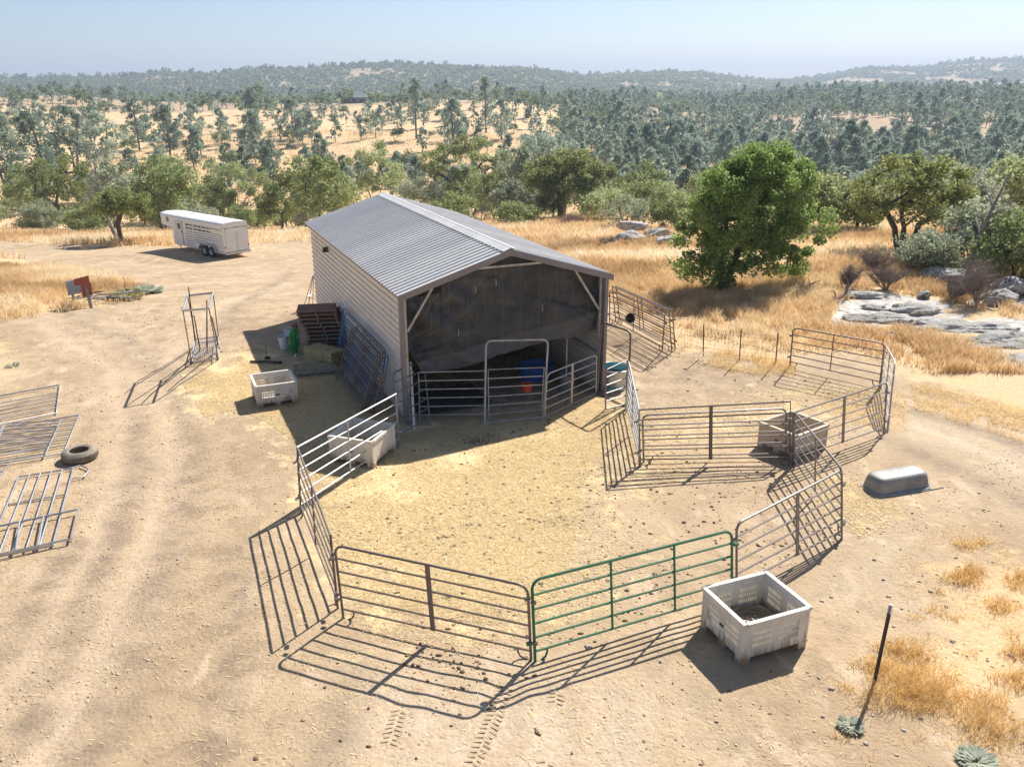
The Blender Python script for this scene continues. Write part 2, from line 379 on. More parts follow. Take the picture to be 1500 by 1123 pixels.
PALE = [wp([(1305,590),(1400,610),(1500,650),(1700,720),(1640,760),(1500,720),(1380,660),(1310,640)]), wp([(1270,790),(1320,795),(1300,830),(1250,850)]), wp([(560,1000),(640,1010),(960,1040),(980,1123),(960,1200),(500,1200),(540,1060)]),
        wp([(1230,450),(1300,425),(1420,450),(1500,470),(1700,500),(1700,560),(1500,530),(1380,490),(1260,475)]), wp([(95,432),(150,430),(160,446),(100,448)]), wp([(990,500),(1150,528),(1160,520),(1000,490)])]
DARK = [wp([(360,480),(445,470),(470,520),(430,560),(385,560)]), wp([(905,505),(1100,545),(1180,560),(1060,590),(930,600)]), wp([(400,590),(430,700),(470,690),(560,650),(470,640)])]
BARN_P = (-2.6, 19.514); BARN_A = R(23.171); BW, BL, BE, BR = 5.452, 11.477, 3.263, 4.091
wx = Vector((math.cos(BARN_A), math.sin(BARN_A), 0)); ly = Vector((-math.sin(BARN_A), math.cos(BARN_A), 0)); B0 = Vector((*BARN_P, 0))
def bpt(s, l, z=0): return B0+wx*s+ly*l+Vector((0,0,z))
TRKD = [wp(t) for t in ([(130,1123),(225,900),(268,770),(290,660),(262,575),(190,500),(80,452)],[(40,1080),(110,930),(165,800),(205,690),(195,610)],[(300,1123),(330,1000),(350,900),(345,800)],[(0,980),(60,870),(110,800)],[(250,600),(330,470),(430,400)],[(0,392),(150,375),(300,392),(420,378)],[(470,1123),(500,1060),(520,1000)],[(1290,590),(1420,625),(1560,680)],[(1300,640),(1420,700),(1560,760)])]
INBARN = [tuple(bpt(a, b)[:2]) for a, b in ((0,0),(BW,0),(BW,BL),(0,BL))]
ROCKZ = [wp([(1222,462),(1285,425),(1360,436),(1430,462),(1520,470),(1620,480),(1620,550),(1500,540),(1420,518),(1340,503),(1280,492),(1228,480)]), wp([(1250,432),(1275,425),(1290,434),(1262,442)]), wp([(1440,425),(1520,440),(1520,460),(1440,448)])]
def rockz(x, y):
    m = 0
    for P in ROCKZ: m = np.maximum(m, pmask(x, y, P, .9))
    return np.clip(m*1.3-(fbm(x*.55+3, y*.9+1, 4)-.37)*3.8, 0, 1)*np.clip(m*4, 0, 1)
def zones(x, y):
    n = (fbm(x*.7, y*.7)-.5)
    def u(L, soft):
        m = 0
        for P in L: m = np.maximum(m, pmask(x, y, P, soft))
        return m
    st = np.maximum(u(STRAW, 1.6), .62*u(STRAW2, 2.5)); st = st*(1-.7*u([INBARN], .4))
    gr = np.maximum(u(GRASS, 1.4), u(SPARSE, 1.8)*(.35+.9*(fbm(x*.9+5, y*.9)-.2)))
    pa = u(PALE, 1.6)
    rk = rockz(x, y); gr = gr*(1-rk)
    da = u(DARK, 2.2)
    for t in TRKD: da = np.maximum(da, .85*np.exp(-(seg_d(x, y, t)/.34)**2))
    da = np.maximum(da, u([INBARN], .4)*1.3)  # shade inside the barn, put into the floor colour as extra darkness
    tr = 0*x
    for t in TRKW: tr = np.maximum(tr, np.exp(-(seg_d(x, y, t)/.55)**2)*.7)
    return st, gr, pa, da, tr
def axis(a, b, step, gro, lo, hi):
    L = list(np.arange(a, b+step/2, step)); s = step; v = b
    while v < hi: s *= gro; v += s; L.append(v)
    s = step; v = a; Q = []
    while v > lo: s *= gro; v -= s; Q.append(v)
    return np.array(Q[::-1]+L)
ax_ = axis(-13, 13, .1, 1.03, -5200, 5200); ay_ = axis(8, 29, .1, 1.028, -40, 7000)
XX, YY = np.meshgrid(ax_, ay_, indexing='xy'); X = XX.ravel(); Y = YY.ravel()
Z = terr(X, Y)
nx, ny = len(ax_), len(ay_)
idx = (np.arange(ny-1)[:, None]*nx+np.arange(nx-1)[None, :]).ravel()
gnd = np.stack([idx, idx+1, idx+nx+1, idx+nx], 1)
# ground material
g = G('earth'); p = g.pos()
zc = g.n('ShaderNodeSeparateColor'); g.set(zc.inputs[0], g.attr('zone').outputs['Color'])
zS, zG, zP = zc.outputs[0], zc.outputs[1], zc.outputs[2]
za = g.n('ShaderNodeSeparateColor'); g.set(za.inputs[0], g.attr('zone2').outputs['Color'])
zD, zT, zR = za.outputs[0], za.outputs[1], za.outputs[2]
n1 = g.noise(p, .35, 5, .6, .4); n2 = g.noise(p, 1.7, 6, .65); n3 = g.noise(p, 9, 6, .7); n4 = g.noise(p, 45, 4, .75)
c = g.mix(g.map(n1, .38, .62), (.575,.42,.255), (.465,.335,.20))
c = g.mix(g.map(n2, .48, .62), c, (.39,.275,.165))
c = g.mix(g.map(g.noise(p, 4.2, 7, .72), .54, .66, 0, .5), c, (.34,.24,.15))
c = g.mix(g.map(g.noise(g.scalev(p, (1.3,.6,1)), 1.1, 6, .62, .6), .55, .68, 0, .7), c, (.70,.54,.37))
c = g.mix(g.math('MULTIPLY', zT, g.map(n3, .3, .6)), c, (.66,.50,.345))
c = g.mix(g.math('MULTIPLY', zP, g.map(g.math('ADD', n2, g.math('MULTIPLY', n3, .5)), .62, .9, 0, .8)), c, (.68,.57,.42))
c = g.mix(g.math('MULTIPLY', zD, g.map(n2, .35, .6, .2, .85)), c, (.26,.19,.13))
# straw litter
sm = g.map(g.math('ADD', zS, g.math('MULTIPLY', g.math('SUBTRACT', n2, .5), 2.2)), .3, .8, 0, 1, True)
sm = g.math('MULTIPLY', sm, g.map(n3, .3, .5, .55, 1))
sc = g.mix(g.map(n4, .35, .65), (.72,.53,.27), (.91,.73,.41))
sc = g.mix(g.map(g.noise(p, 2.7, 5, .7), .57, .7, 0, .75), sc, (.45,.33,.19))
c = g.mix(sm, c, sc)
# dry grass litter
gm = g.map(g.math('ADD', zG, g.math('MULTIPLY', g.math('SUBTRACT', n2, .5), 1.3)), .4, .7, 0, 1, True)
gc = g.mix(g.map(n3, .35, .65), (.78,.57,.33), (.64,.43,.22))
gc = g.mix(g.map(g.noise(p, .07, 6, .7), .45, .62), gc, (.76,.56,.30))
gc = g.mix(g.map(g.noise(p, .16, 6, .75), .56, .64, 0, .75), gc, (.45,.31,.19))
gc = g.mix(g.map(g.noise(p, .021, 6, .7), .58, .66, 0, .6), gc, (.42,.31,.21))
c = g.mix(gm, c, gc)
c = g.mix(g.math('MULTIPLY', g.math('MULTIPLY', g.attr('zone3').outputs['Fac'], gm), g.map(g.noise(p, .3, 6, .7), .35, .6, .35, .9)), c, (.25,.21,.12))
rc = g.mix(g.map(g.noise(p, 1.1, 7, .7), .42, .62), (.72,.69,.63), (.50,.475,.44))
rc = g.mix(g.map(g.noise(p, 2.6, 7, .78), .54, .6), rc, (.18,.165,.14))
c = g.mix(g.map(zR, .35, .6), c, rc)
# small dark crumbs
dots = g.math('MULTIPLY', g.map(g.vor(p, 5.5), .05, .12, 1, 0), g.map(n1, .42, .55))
c = g.mix(g.math('MULTIPLY', dots, .6), c, (.2,.145,.095))
c = g.mix(g.math('MULTIPLY', g.map(n4, .5, .72, 0, .6), g.math('SUBTRACT', 1, g.math('MULTIPLY', sm, .5))), c, (.22,.155,.10))
c = g.mix(g.map(g.noise(p, 80, 3, .8), .55, .8, 0, .35), c, (.78,.66,.5))
hgt = g.math('ADD', g.math('MULTIPLY', n3, .6), g.math('MULTIPLY', n4, .25)); hgt = g.math('ADD', hgt, g.math('MULTIPLY', g.map(g.vor(p, 13), 0, .5), .25))
M['earth'] = g.done(g.pbr(c, .95, 0, g.bump(hgt, .75, .045)))
ground = fast('ground', np.stack([X, Y, Z], 1), gnd, M['earth'], smooth=True)
tag(ground, 'bare dusty yard running out into golden grassland and wooded hills', kind='structure')
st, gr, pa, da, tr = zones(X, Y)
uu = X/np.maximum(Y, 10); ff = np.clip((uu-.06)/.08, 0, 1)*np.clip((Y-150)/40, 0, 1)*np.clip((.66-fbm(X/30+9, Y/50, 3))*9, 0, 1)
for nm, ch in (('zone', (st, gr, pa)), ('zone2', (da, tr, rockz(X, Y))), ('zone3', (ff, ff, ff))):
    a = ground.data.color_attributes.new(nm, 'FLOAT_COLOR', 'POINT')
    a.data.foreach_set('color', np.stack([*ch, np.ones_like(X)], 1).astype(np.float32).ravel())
# ================================================================== SCATTER (stuff)
def blades(P, h, w, lean, tint, segs=1, rng=nr):
    """P (n,3) roots -> curved two-piece blades"""
    n = len(P); a = rng.random(n)*6.283; d = np.stack([np.cos(a), np.sin(a), 0*a], 1)
    b = rng.random(n)*6.283; s = np.stack([np.cos(b), np.sin(b), 0*b], 1)*w[:, None]/2
    up = np.array([0,0,1.])
    m = P+up*h[:, None]*.55+d*(h*lean*.3)[:, None]; t = P+up*h[:, None]+d*(h*lean)[:, None]
    V = np.stack([P-s, P+s, m+s*.8, m-s*.8, t+s*.15, t-s*.15], 1).reshape(-1, 3)
    k = np.arange(n)*6
    Fq = np.concatenate([np.stack([k, k+1, k+2, k+3], 1), np.stack([k+3, k+2, k+4, k+5], 1)])
    return V, Fq, np.repeat(tint, 6)
def scatter(P, n, rng=nr):
    P = np.array(P); lo = P.min(0); hi = P.max(0); out = np.zeros((0, 2))
    while len(out) < n:
        q = lo+rng.random((n*2, 2))*(hi-lo); q = q[inpoly(q[:, 0], q[:, 1], [tuple(a) for a in P])]; out = np.concatenate([out, q])
    return out[:n]
def inview(x, y, pad=1.12):
    return (y > 5) & (np.abs(x/np.maximum(y*math.cos(TH)+(H)*math.sin(TH), 1)) < .606*pad)
# --- dry grass fields
Pn = []
def field(x0, x1, y0, y1, n):
    q = np.stack([x0+nr.random(n)*(x1-x0), y0+nr.random(n)*(y1-y0)], 1); return q
rock_spots = []
def inb(x, y): return inpoly(x, y, [tuple(bpt(a, b)[:2]) for a, b in ((-.3,-.5),(BW+.3,-.5),(BW+.3,BL+.2),(-.3,BL+.2))])
V_, F_, T_ = [], [], []; off = 0
def addb(q, hmul, wid, gmin, dens=None, tt=0.0):
    global off
    st, gr, pa, da, tr = zones(q[:, 0], q[:, 1])
    cl = fbm(q[:, 0]*.45+2, q[:, 1]*.45+7, 3)
    cl2 = fbm(q[:, 0]*1.7+2, q[:, 1]*1.7+7, 2)
    keep = (gr*(.4+1.2*cl) > gmin+nr.random(len(q))*.45) & (pa < .55-.2*nr.random(len(q))) & ~inb(q[:, 0], q[:, 1]) & inview(q[:, 0], q[:, 1]) & (cl2 > .3+.25*nr.random(len(q)))
    q = q[keep]; cl = cl[keep]; cl2 = cl2[keep]
    P = np.stack([q[:, 0], q[:, 1], terr(q[:, 0], q[:, 1])-.01], 1); n = len(P)
    h = hmul*(.35+.9*cl2)*(.6+.7*nr.random(n)); 
    tn = np.clip(.5+(fbm(q[:, 0]*.16+31, q[:, 1]*.16, 3)-.5)*1.9+(nr.random(n)-.5)*.5+tt, 0, 1)
    v, f, t = blades(P, h, np.full(n, wid)*(.6+.8*nr.random(n)), .25+.5*nr.random(n), tn)
    V_.append(v); F_.append(f+off); T_.append(t); off += len(v)
addb(field(2, 30, 23, 38, 300000), .38, .02, .36)
addb(field(-6, 42, 38, 62, 230000), .46, .033, .33)
addb(field(-42, -8, 27, 50, 330000), .36, .026, .33, tt=.05)
addb(field(-75, 75, 56, 105, 330000), .6, .06, .25, tt=.1)
addb(field(-120, 60, 105, 330, 160000), .5, .18, .25, tt=.1)
dg = fast('dry_grass', np.concatenate(V_), np.concatenate(F_), M['grass_field'], tint=np.concatenate(T_))
tag(dg, 'tall golden dry grass covering the slopes behind and beside the pens', 'grass', kind='stuff')
# --- foreground tufts
tufts = [(1345,1000,.52,900),(1310,1020,.5,800),(1370,1020,.42,600),(1330,960,.38,520),(1290,975,.25,200),(1440,1060,.42,700),(1445,1030,.33,420),(1495,1000,.36,520),(1500,960,.3,380),
         (1412,850,.36,560),(1425,838,.25,260),(1466,890,.26,420),(1500,850,.3,380),(1415,800,.24,330),(1440,795,.15,120),(1490,860,.22,220),(1340,1035,.3,300),(1395,905,.14,70),(1370,895,.2,110),(1340,905,.15,80),(1500,1080,.3,200),
         (1460,1090,.2,120),(1268,975,.22,160),(1240,1010,.15,80),(1300,950,.25,150),(1480,930,.16,70),(1420,960,.15,70),(1230,1080,.12,60),(1375,870,.12,60),(1300,985,.25,160)]
V_, F_, T_ = [], [], []; off = 0
for (px, py, r, n) in tufts:
    c0 = gp(px, py); n = int(n*.85); r *= .82
    a = nr.random(n)*6.283; q = np.sqrt(nr.random(n))*r*(1+.35*np.sin(a*3+px))
    x = c0.x+np.cos(a)*q*1.25; y = c0.y+np.sin(a)*q*.9
    P = np.stack([x, y, terr(x, y)-.01], 1); k = 1-(q/(r*1.35))**2
    h = (.05+.2*np.clip(k, 0, 1)*min(1.1, r*2.6))*(.5+.8*nr.random(n))
    v, f, t = blades(P, h, np.full(n, .007), .35+.9*nr.random(n), np.clip(.36+.12*math.sin(px)+(nr.random(n)-.5)*.7, 0, 1))
    V_.append(v); F_.append(f+off); T_.append(t); off += len(v)
# sparse dead stalks and mats in the lower right and on the right
for PZ, n, hh in ((SPARSE[0], 7000, .06), (SPARSE[1], 2500, .08), (SPARSE[2], 6000, .12), (SPARSE[3], 5000, .13)):
    q = scatter(PZ, n); q = q[fbm(q[:, 0]*1.3+4, q[:, 1]*1.3) > .46]
    P = np.stack([q[:, 0], q[:, 1], terr(q[:, 0], q[:, 1])-.005], 1); n = len(P)
    v, f, t = blades(P, hh*(.4+nr.random(n)), np.full(n, .008), .8+2*nr.random(n), np.clip(.55+(nr.random(n)-.5)*.7, 0, 1))
    V_.append(v); F_.append(f+off); T_.append(t); off += len(v)
tg = fast('grass_tufts', np.concatenate(V_), np.concatenate(F_), M['grass'], tint=np.concatenate(T_))
tag(tg, 'orange and gold dry grass tufts on the dirt at the lower right', 'grass', kind='stuff')
# --- straw
def straws(q, ln, w, lift=.012, tmid=.55, tz_=None):
    n = len(q); a = nr.random(n)*6.283; L = ln*(.4+.9*nr.random(n))/2
    z = terr(q[:, 0], q[:, 1])+lift*(.3+nr.random(n)) if tz_ is None else tz_
    C0 = np.stack([q[:, 0], q[:, 1], z], 1); t = (nr.random(n)-.5)*.5
    d = np.stack([np.cos(a), np.sin(a), t], 1)*L[:, None]; s = np.stack([-np.sin(a), np.cos(a), 0*a], 1)*w/2
    V = np.stack([C0-d-s, C0-d+s, C0+d+s, C0+d-s], 1).reshape(-1, 3); k = np.arange(n)*4
    return V, np.stack([k, k+1, k+2, k+3], 1), np.repeat(np.clip(tmid+(nr.random(n)-.5)*.9, 0, 1), 4)
V_, F_, T_ = [], [], []; off = 0
for P, n in ((STRAW[0], 90000), (STRAW[1], 50000), (STRAW2[0], 12000), (STRAW2[1], 3500), (STRAW2[2], 16000), (INBARN, 3000), (wp([(0,1123),(0,700),(300,560),(480,900),(1000,1000),(1300,960),(1300,1123)]), 4500)):
    q = scatter(P, n); q = q[fbm(q[:, 0]*.8+4, q[:, 1]*.8)+.25*nr.random(len(q)) > .5]
    v, f, t = straws(q, .075, .008)
    V_.append(v); F_.append(f+off); T_.append(t); off += len(v)
so = fast('straw_litter', np.concatenate(V_), np.concatenate(F_), M['straw'], tint=np.concatenate(T_))
tag(so, 'loose yellow straw strewn over the pen floor and beside the barn', 'straw', kind='stuff')
# --- crumbs: dung and pebbles
def crumbs(q, smin, smax, flat=.6):
    bm = bmesh.new(); bmesh.ops.create_icosphere(bm, subdivisions=1, radius=1); bv = np.array([v.co[:] for v in bm.verts]); bf = np.array([[v.index for v in f.verts] for f in bm.faces]); bm.free()
    n = len(q); s = smin+(smax-smin)*nr.random(n)**2.5
    V = bv[None]*(1+.5*(nr.random((n, len(bv), 1))-.5))*s[:, None, None]*np.stack([.7+.8*nr.random(n), .7+.8*nr.random(n), np.full(n, flat)], 1)[:, None, :]
    z = terr(q[:, 0], q[:, 1])+s*flat*.35
    V = V+np.stack([q[:, 0], q[:, 1], z], 1)[:, None, :]
    return V.reshape(-1, 3), (bf[None]+(np.arange(n)*len(bv))[:, None, None]).reshape(-1, 3)
PEN = wp([(470,690),(880,585),(1150,700),(1220,790),(1000,880),(780,960),(520,900)])
RPEN = wp([(930,600),(900,500),(1150,540),(1280,570),(1280,620),(1150,680),(950,690)])
q = np.concatenate([scatter(PEN, 1800), scatter(RPEN, 260), scatter(wp([(470,960),(1200,920),(1200,1100),(350,1123)]), 110)])
cl = fbm(q[:, 0]*1.1+9, q[:, 1]*1.1); q = q[(cl > .5) | (nr.random(len(q)) < .35)]
v, f = crumbs(q, .01, .04, .45); o = fast('dung_litter', v, f, M['dung'], smooth=True); tag(o, 'dark dried dung crumbs scattered over the straw pen floor', 'dung', kind='stuff')
q = scatter(wp([(1170,870),(1300,740),(1450,720),(1500,1100),(1100,1100)]), 160)
q = np.concatenate([q, scatter(wp([(0,1123),(0,500),(400,420),(1100,1010),(1250,1123)]), 110), scatter(wp([(180,470),(330,420),(330,500),(200,560)]), 160)])
v, f = crumbs(q, .006, .04); o = fast('pebbles', v, f, M['stone'], smooth=True); tag(o, 'small pale pebbles and clods scattered over the bare dirt', 'pebbles', kind='stuff')
q = np.concatenate([scatter(wp([(-40,1200),(-40,420),(330,380),(470,480),(480,700),(420,960),(1300,960),(1560,760),(1560,1200)]), 20000), scatter(RPEN, 3500), scatter(wp([(820,840),(900,600),(1230,700),(1230,800),(1000,900),(780,960)]), 3000), scatter(wp([(1180,560),(1560,620),(1560,780),(1240,780)]), 3000)])
q = q[fbm(q[:, 0]*.8+3, q[:, 1]*.8, 4)+.16*nr.random(len(q)) > .56]
v, f = crumbs(q, .005, .026, .4); o = fast('soil_clods', v, f, M['clod'], tint=np.repeat(nr.random(len(q)), 12)); tag(o, 'small tan clods of dried soil crumbling over the yard', 'soil', kind='stuff')
tm = MB()
for t_ in TRKW[2:6]:
    a_, b_ = Vector((*t_[0], 0)), Vector((*t_[-1], 0)); L_ = (b_-a_).length; d_ = (b_-a_).normalized(); n_ = Vector((-d_.y, d_.x, 0)); s_ = 0
    while s_ < L_:
        s_ += .085
        if vn(s_*1.3+a_.x*5, 3) < .38: continue
        for sg in (-1, 1):
            c_ = a_+d_*(s_+sg*.02)+n_*(sg*.065+rnd.gauss(0, .006)); z_ = tz(c_.x, c_.y)
            tm.box((c_.x, c_.y, z_+.001), (.11*rnd.uniform(.6, 1.1), .028, .02), Matrix.Rotation(math.atan2(n_.y, n_.x)+sg*.35, 3, 'Z') @ Matrix.Rotation(rnd.gauss(0, .12), 3, 'X'))
o = tm.build('tread_marks', M['clod_solid'], None); tag(o, 'chevron tyre tread marks pressed in dust before the near panels', 'tread marks', kind='stuff')
# clumps of wet dung in the shade before the gate
V_, F_, T_ = [], [], []
q = np.concatenate([np.array(gp(px, py)[:2])+nr.normal(0, s, (n, 2)) for px, py, s, n in ((703,645,.16,130),(690,648,.12,60),(715,640,.12,60),(662,780,.3,60),(815,765,.35,90),(700,765,.2,50),(690,740,.25,60),(640,800,.2,30),(670,975,.25,45),(615,960,.3,50))])
v, f = crumbs(q, .008, .035, .45); o = fast('dung_heap', v, f, M['dung'], smooth=True); tag(o, 'dark damp dung trodden flat in patches on the pen floor', 'dung', kind='stuff')
# ================================================================== BARN
def build_barn():
    loc = B0.copy(); loc.z = tz(B0.x, B0.y)*0-.02
    t = thing('barn', 'open metal livestock barn with ribbed grey roof and black shade cloth across its front', 'barn', loc, BARN_A)
    W, L, E_, Rg = BW, BL, BE+.02, BR+.02
    def prof_strip(n, pitch, rib, h):
        P = []
        for i in range(n):
            a = i*pitch; P += [(a, 0), (a+pitch-rib, 0), (a+pitch-rib*.72, h), (a+pitch-rib*.28, h), (a+pitch, 0)]
            if i < n-1: P.pop()
        return P
    # side walls: horizontal ribs
    def wall(x0, y0, x1, y1, out, z1=E_, gable=None, name='side_wall'):
        m = MB(); n = 20; pitch = (z1-.02)/n; P = prof_strip(n, pitch, .045, .03)
        d = Vector((x1-x0, y1-y0, 0)); o = Vector((*out, 0))
        V = []
        for (z, h) in P:
            V += [Vector((x0, y0, z+.02))+o*h, Vector((x1, y1, z+.02))+o*h]
        m.add(V, [(2*i, 2*i+1, 2*i+3, 2*i+2) for i in range(len(P)-1)])
        if gable:
            a, b = Vector((x0, y0, z1)), Vector((x1, y1, z1)); m.add([a, b, (a+b)/2+Vector((0, 0, Rg-E_-.03))], [(0, 1, 2)])
        w = m.build(name, M['wall'], t)
        s = w.modifiers.new('solid', 'SOLIDIFY'); s.thickness = .006; s.offset = -1
        return w
    wall(0, 0, 0, L, (-1, 0)); wall(W, 0, W, L, (1, 0)); wall(0, L, W, L, (0, 1), gable=True, name='rear_wall')
    # roof: two ribbed slopes, ribs running eave to ridge
    oh, os = .19, .14
    n = 50; pitch = (L+2*oh)/n
    P = prof_strip(n, pitch, .06, .038)
    for sgn in (-1, 1):
        V = []
        ex = -os if sgn < 0 else W+os; ez = E_-os*(Rg-E_)/(W/2)
        for (a, h) in P:
            y = -oh+a; V += [(ex, y, ez+h+.03), (W/2, y, Rg+h+.03)]
        m = MB(); m.add(V, [(2*i, 2*i+1, 2*i+3, 2*i+2) for i in range(len(P)-1)])
        r = m.build('roof_panel', M['roof'], t); s = r.modifiers.new('solid', 'SOLIDIFY'); s.thickness = .008; s.offset = -1 if sgn > 0 else 1
    m = MB(); k = (Rg-E_)/(W/2)
    for s in (-1, 1):
        m.add([(W/2, -oh-.02, Rg+.09), (W/2, L+oh+.02, Rg+.09), (W/2+s*.2, L+oh+.02, Rg+.075-.2*k), (W/2+s*.2, -oh-.02, Rg+.075-.2*k)], [(0, 1, 2, 3)])
    rc = m.build('ridge_cap', M['roof'], t); s = rc.modifiers.new('solid', 'SOLIDIFY'); s.thickness = .012
    # rake trims and eave trims
    for y in (-oh-.03, L+oh+.01):
        for sgn in (-1, 1):
            ex = -os-.02 if sgn < 0 else W+os+.02; ez = E_-os*k
            a = Vector((ex, y, ez-.05)); b = Vector((W/2, y, Rg-.045))
            m = MB(); m.add([a+Vector((0,0,-.06)), b+Vector((0,0,-.06)), b+Vector((0,0,.10)), a+Vector((0,0,.10)),
                             a+Vector((0,.02,-.06)), b+Vector((0,.02,-.06)), b+Vector((0,.02,.10)), a+Vector((0,.02,.10))],
                            [(0,1,2,3),(7,6,5,4),(0,4,5,1),(3,2,6,7),(0,3,7,4),(1,5,6,2)]); m.build('rake_trim', M['trim'], t)
    for x in (-os-.012, W+os+.012):
        MB().box((x, L/2, E_-os*k+.005), (.02, L+2*oh, .05)).build('eave_trim', M['trim'], t)
    for x in (-.04, W+.04):
        MB().box((x, -.02, E_/2-.04), (.10, .16, E_-.08)).build('corner_trim', M['trim'], t, bevel=.008)
    # frames: posts, rafters, braces
    for i, y in enumerate((.05, L*.25, L*.5, L*.75, L-.08)):
        for x, sx in ((.07, 1), (W-.07, -1)):
            MB().box((x, y, E_/2-.03), (.06, .06, E_-.1)).build('post', M['galv_dull'], t)
            m = MB(); m.bar((x+sx*.04, y, E_-.95), (x+sx*.75, y, E_+.75*k-.1), .055); m.build('brace', M['galv_dull'], t)
            m = MB(); m.bar((x, y, E_-.06), (W/2, y, Rg-.07), .05, .06); m.build('rafter', M['galv_dull'], t)
        if i in (0, 4): 
            m = MB(); m.bar((W*.32, y, E_+W*.32*k-.1), (W*.68, y, E_+W*.32*k-.1), .05); m.build('collar_tie', M['galv_dull'], t)
    for x in (W*.18, W*.36, W*.64, W*.82):
        MB().box((x, L/2, E_+min(x, W-x)*k-.025), (.06, L, .02)).build('purlin', M['galv_dull'], t)
    for z in (1.1, 2.2): MB().box((W-.04, L/2, z), (.03, L, .04)).build('girt', M['galv_dull'], t)
    # shade cloth: top follows the rafters, a cut-out at upper left, slanting lower hem
    def on(px, py):                       # photo pixel -> (across, height) on the front plane
        d = ray(px, py); nrm = -ly; o = Vector((0, 0, H)); d = Vector(d)
        tt = (B0-o).dot(nrm)/d.dot(nrm); q = o+d*tt-B0
        return q.dot(wx), q.z
    low = [on(*q) for q in ((597,512),(604,520),(622,549),(660,544),(700,533),(735,521),(762,515),(785,508),(812,499),(850,494),(882,484))]
    lx = [a for a, b in low]; lz = [b for a, b in low]
    NX, NZ = 200, 120; V = []; Fc = []
    cut = 1.02
    for i in range(NX+1):
        s = .04+(W-.08)*i/NX
        zt = E_+min(s, W-s)*k-.12-.05*abs(math.sin(s*2.3))
        if s < cut: zt = min(zt, E_-.10-.06*math.sin(s*3))
        zb = float(np.interp(s, lx, lz))
        for j in range(NZ+1):
            v_ = j/NZ; z = zt+(zb-zt)*v_
            q1 = math.sin((s*1.0+z*1.1)*5.2+math.sin(z*1.7)*1.2); q2 = math.sin((s*1.3-z*.55)*9+math.sin(s*2)*2)
            left = max(0, 1-s/2.6); f = .075*q1*(left*1.5+.12)+.022*q2+.06*math.sin(s*2.1+z*.8)+.02*math.sin(s*1.2-z*3.3)*(s/W)
            f += .05*math.exp(-((z-(E_-.35-.5*(s-3.3)*.6))/.07)**2)*max(0, min(1, (s-2.6)))   # heavy crease at upper right
            f += (fbm(np.array([s*3.1]), np.array([z*2.3]), 3)[0]-.5)*.07
            rr_ = math.hypot(s+.1, z-1.75); ph = math.atan2(z-1.75, s+.1)
            f += .055*(1-abs(math.sin(ph*11+.4*math.sin(rr_*3))))**2*math.exp(-rr_/2.6)*min(1, rr_*1.5)+.02*(1-abs(math.sin(ph*23+1)))**2*math.exp(-rr_/2)
            f += .028*(1-abs(math.sin((z+.10*(s-2)**2)*4.1+s*.6)))**3*(.3+s/W)
            f *= min(1, v_*5+.25)
            V.append((s, .17+f, z))
    for i in range(NX):
        for j in range(NZ):
            a = i*(NZ+1)+j; Fc.append((a, a+NZ+1, a+NZ+2, a+1))
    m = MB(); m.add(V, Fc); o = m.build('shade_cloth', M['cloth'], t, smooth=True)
    # small clips on the cloth, and light through tears shaped as pale bars
    for (px, py) in ((672,487),(795,450),(697,424),(727,413)):
        s, z = on(px, py); m = MB(); m.tube([(s, .03, z-.09), (s+.01, .025, z), (s, .03, z+.09)], .008, 5); m.build('clip_light_tear', M['galv_dull'], t)
    lm = MB().box((-.1, 8.55, 2.86), (.14, .2, .14)).build('wall_lamp', M['rusty_post'], t, bevel=.02); MB().tube([(-.03,8.55,2.95),(-.2,8.5,2.8)], .03, 6).build('bracket', M['rusty_post'], lm)
    s, z = on(843, 500); MB().tube([(s, .5, .02), (s, .5, 2.5)], .025, 8).build('centre_pole', M['galv_dull'], t)
build_barn()
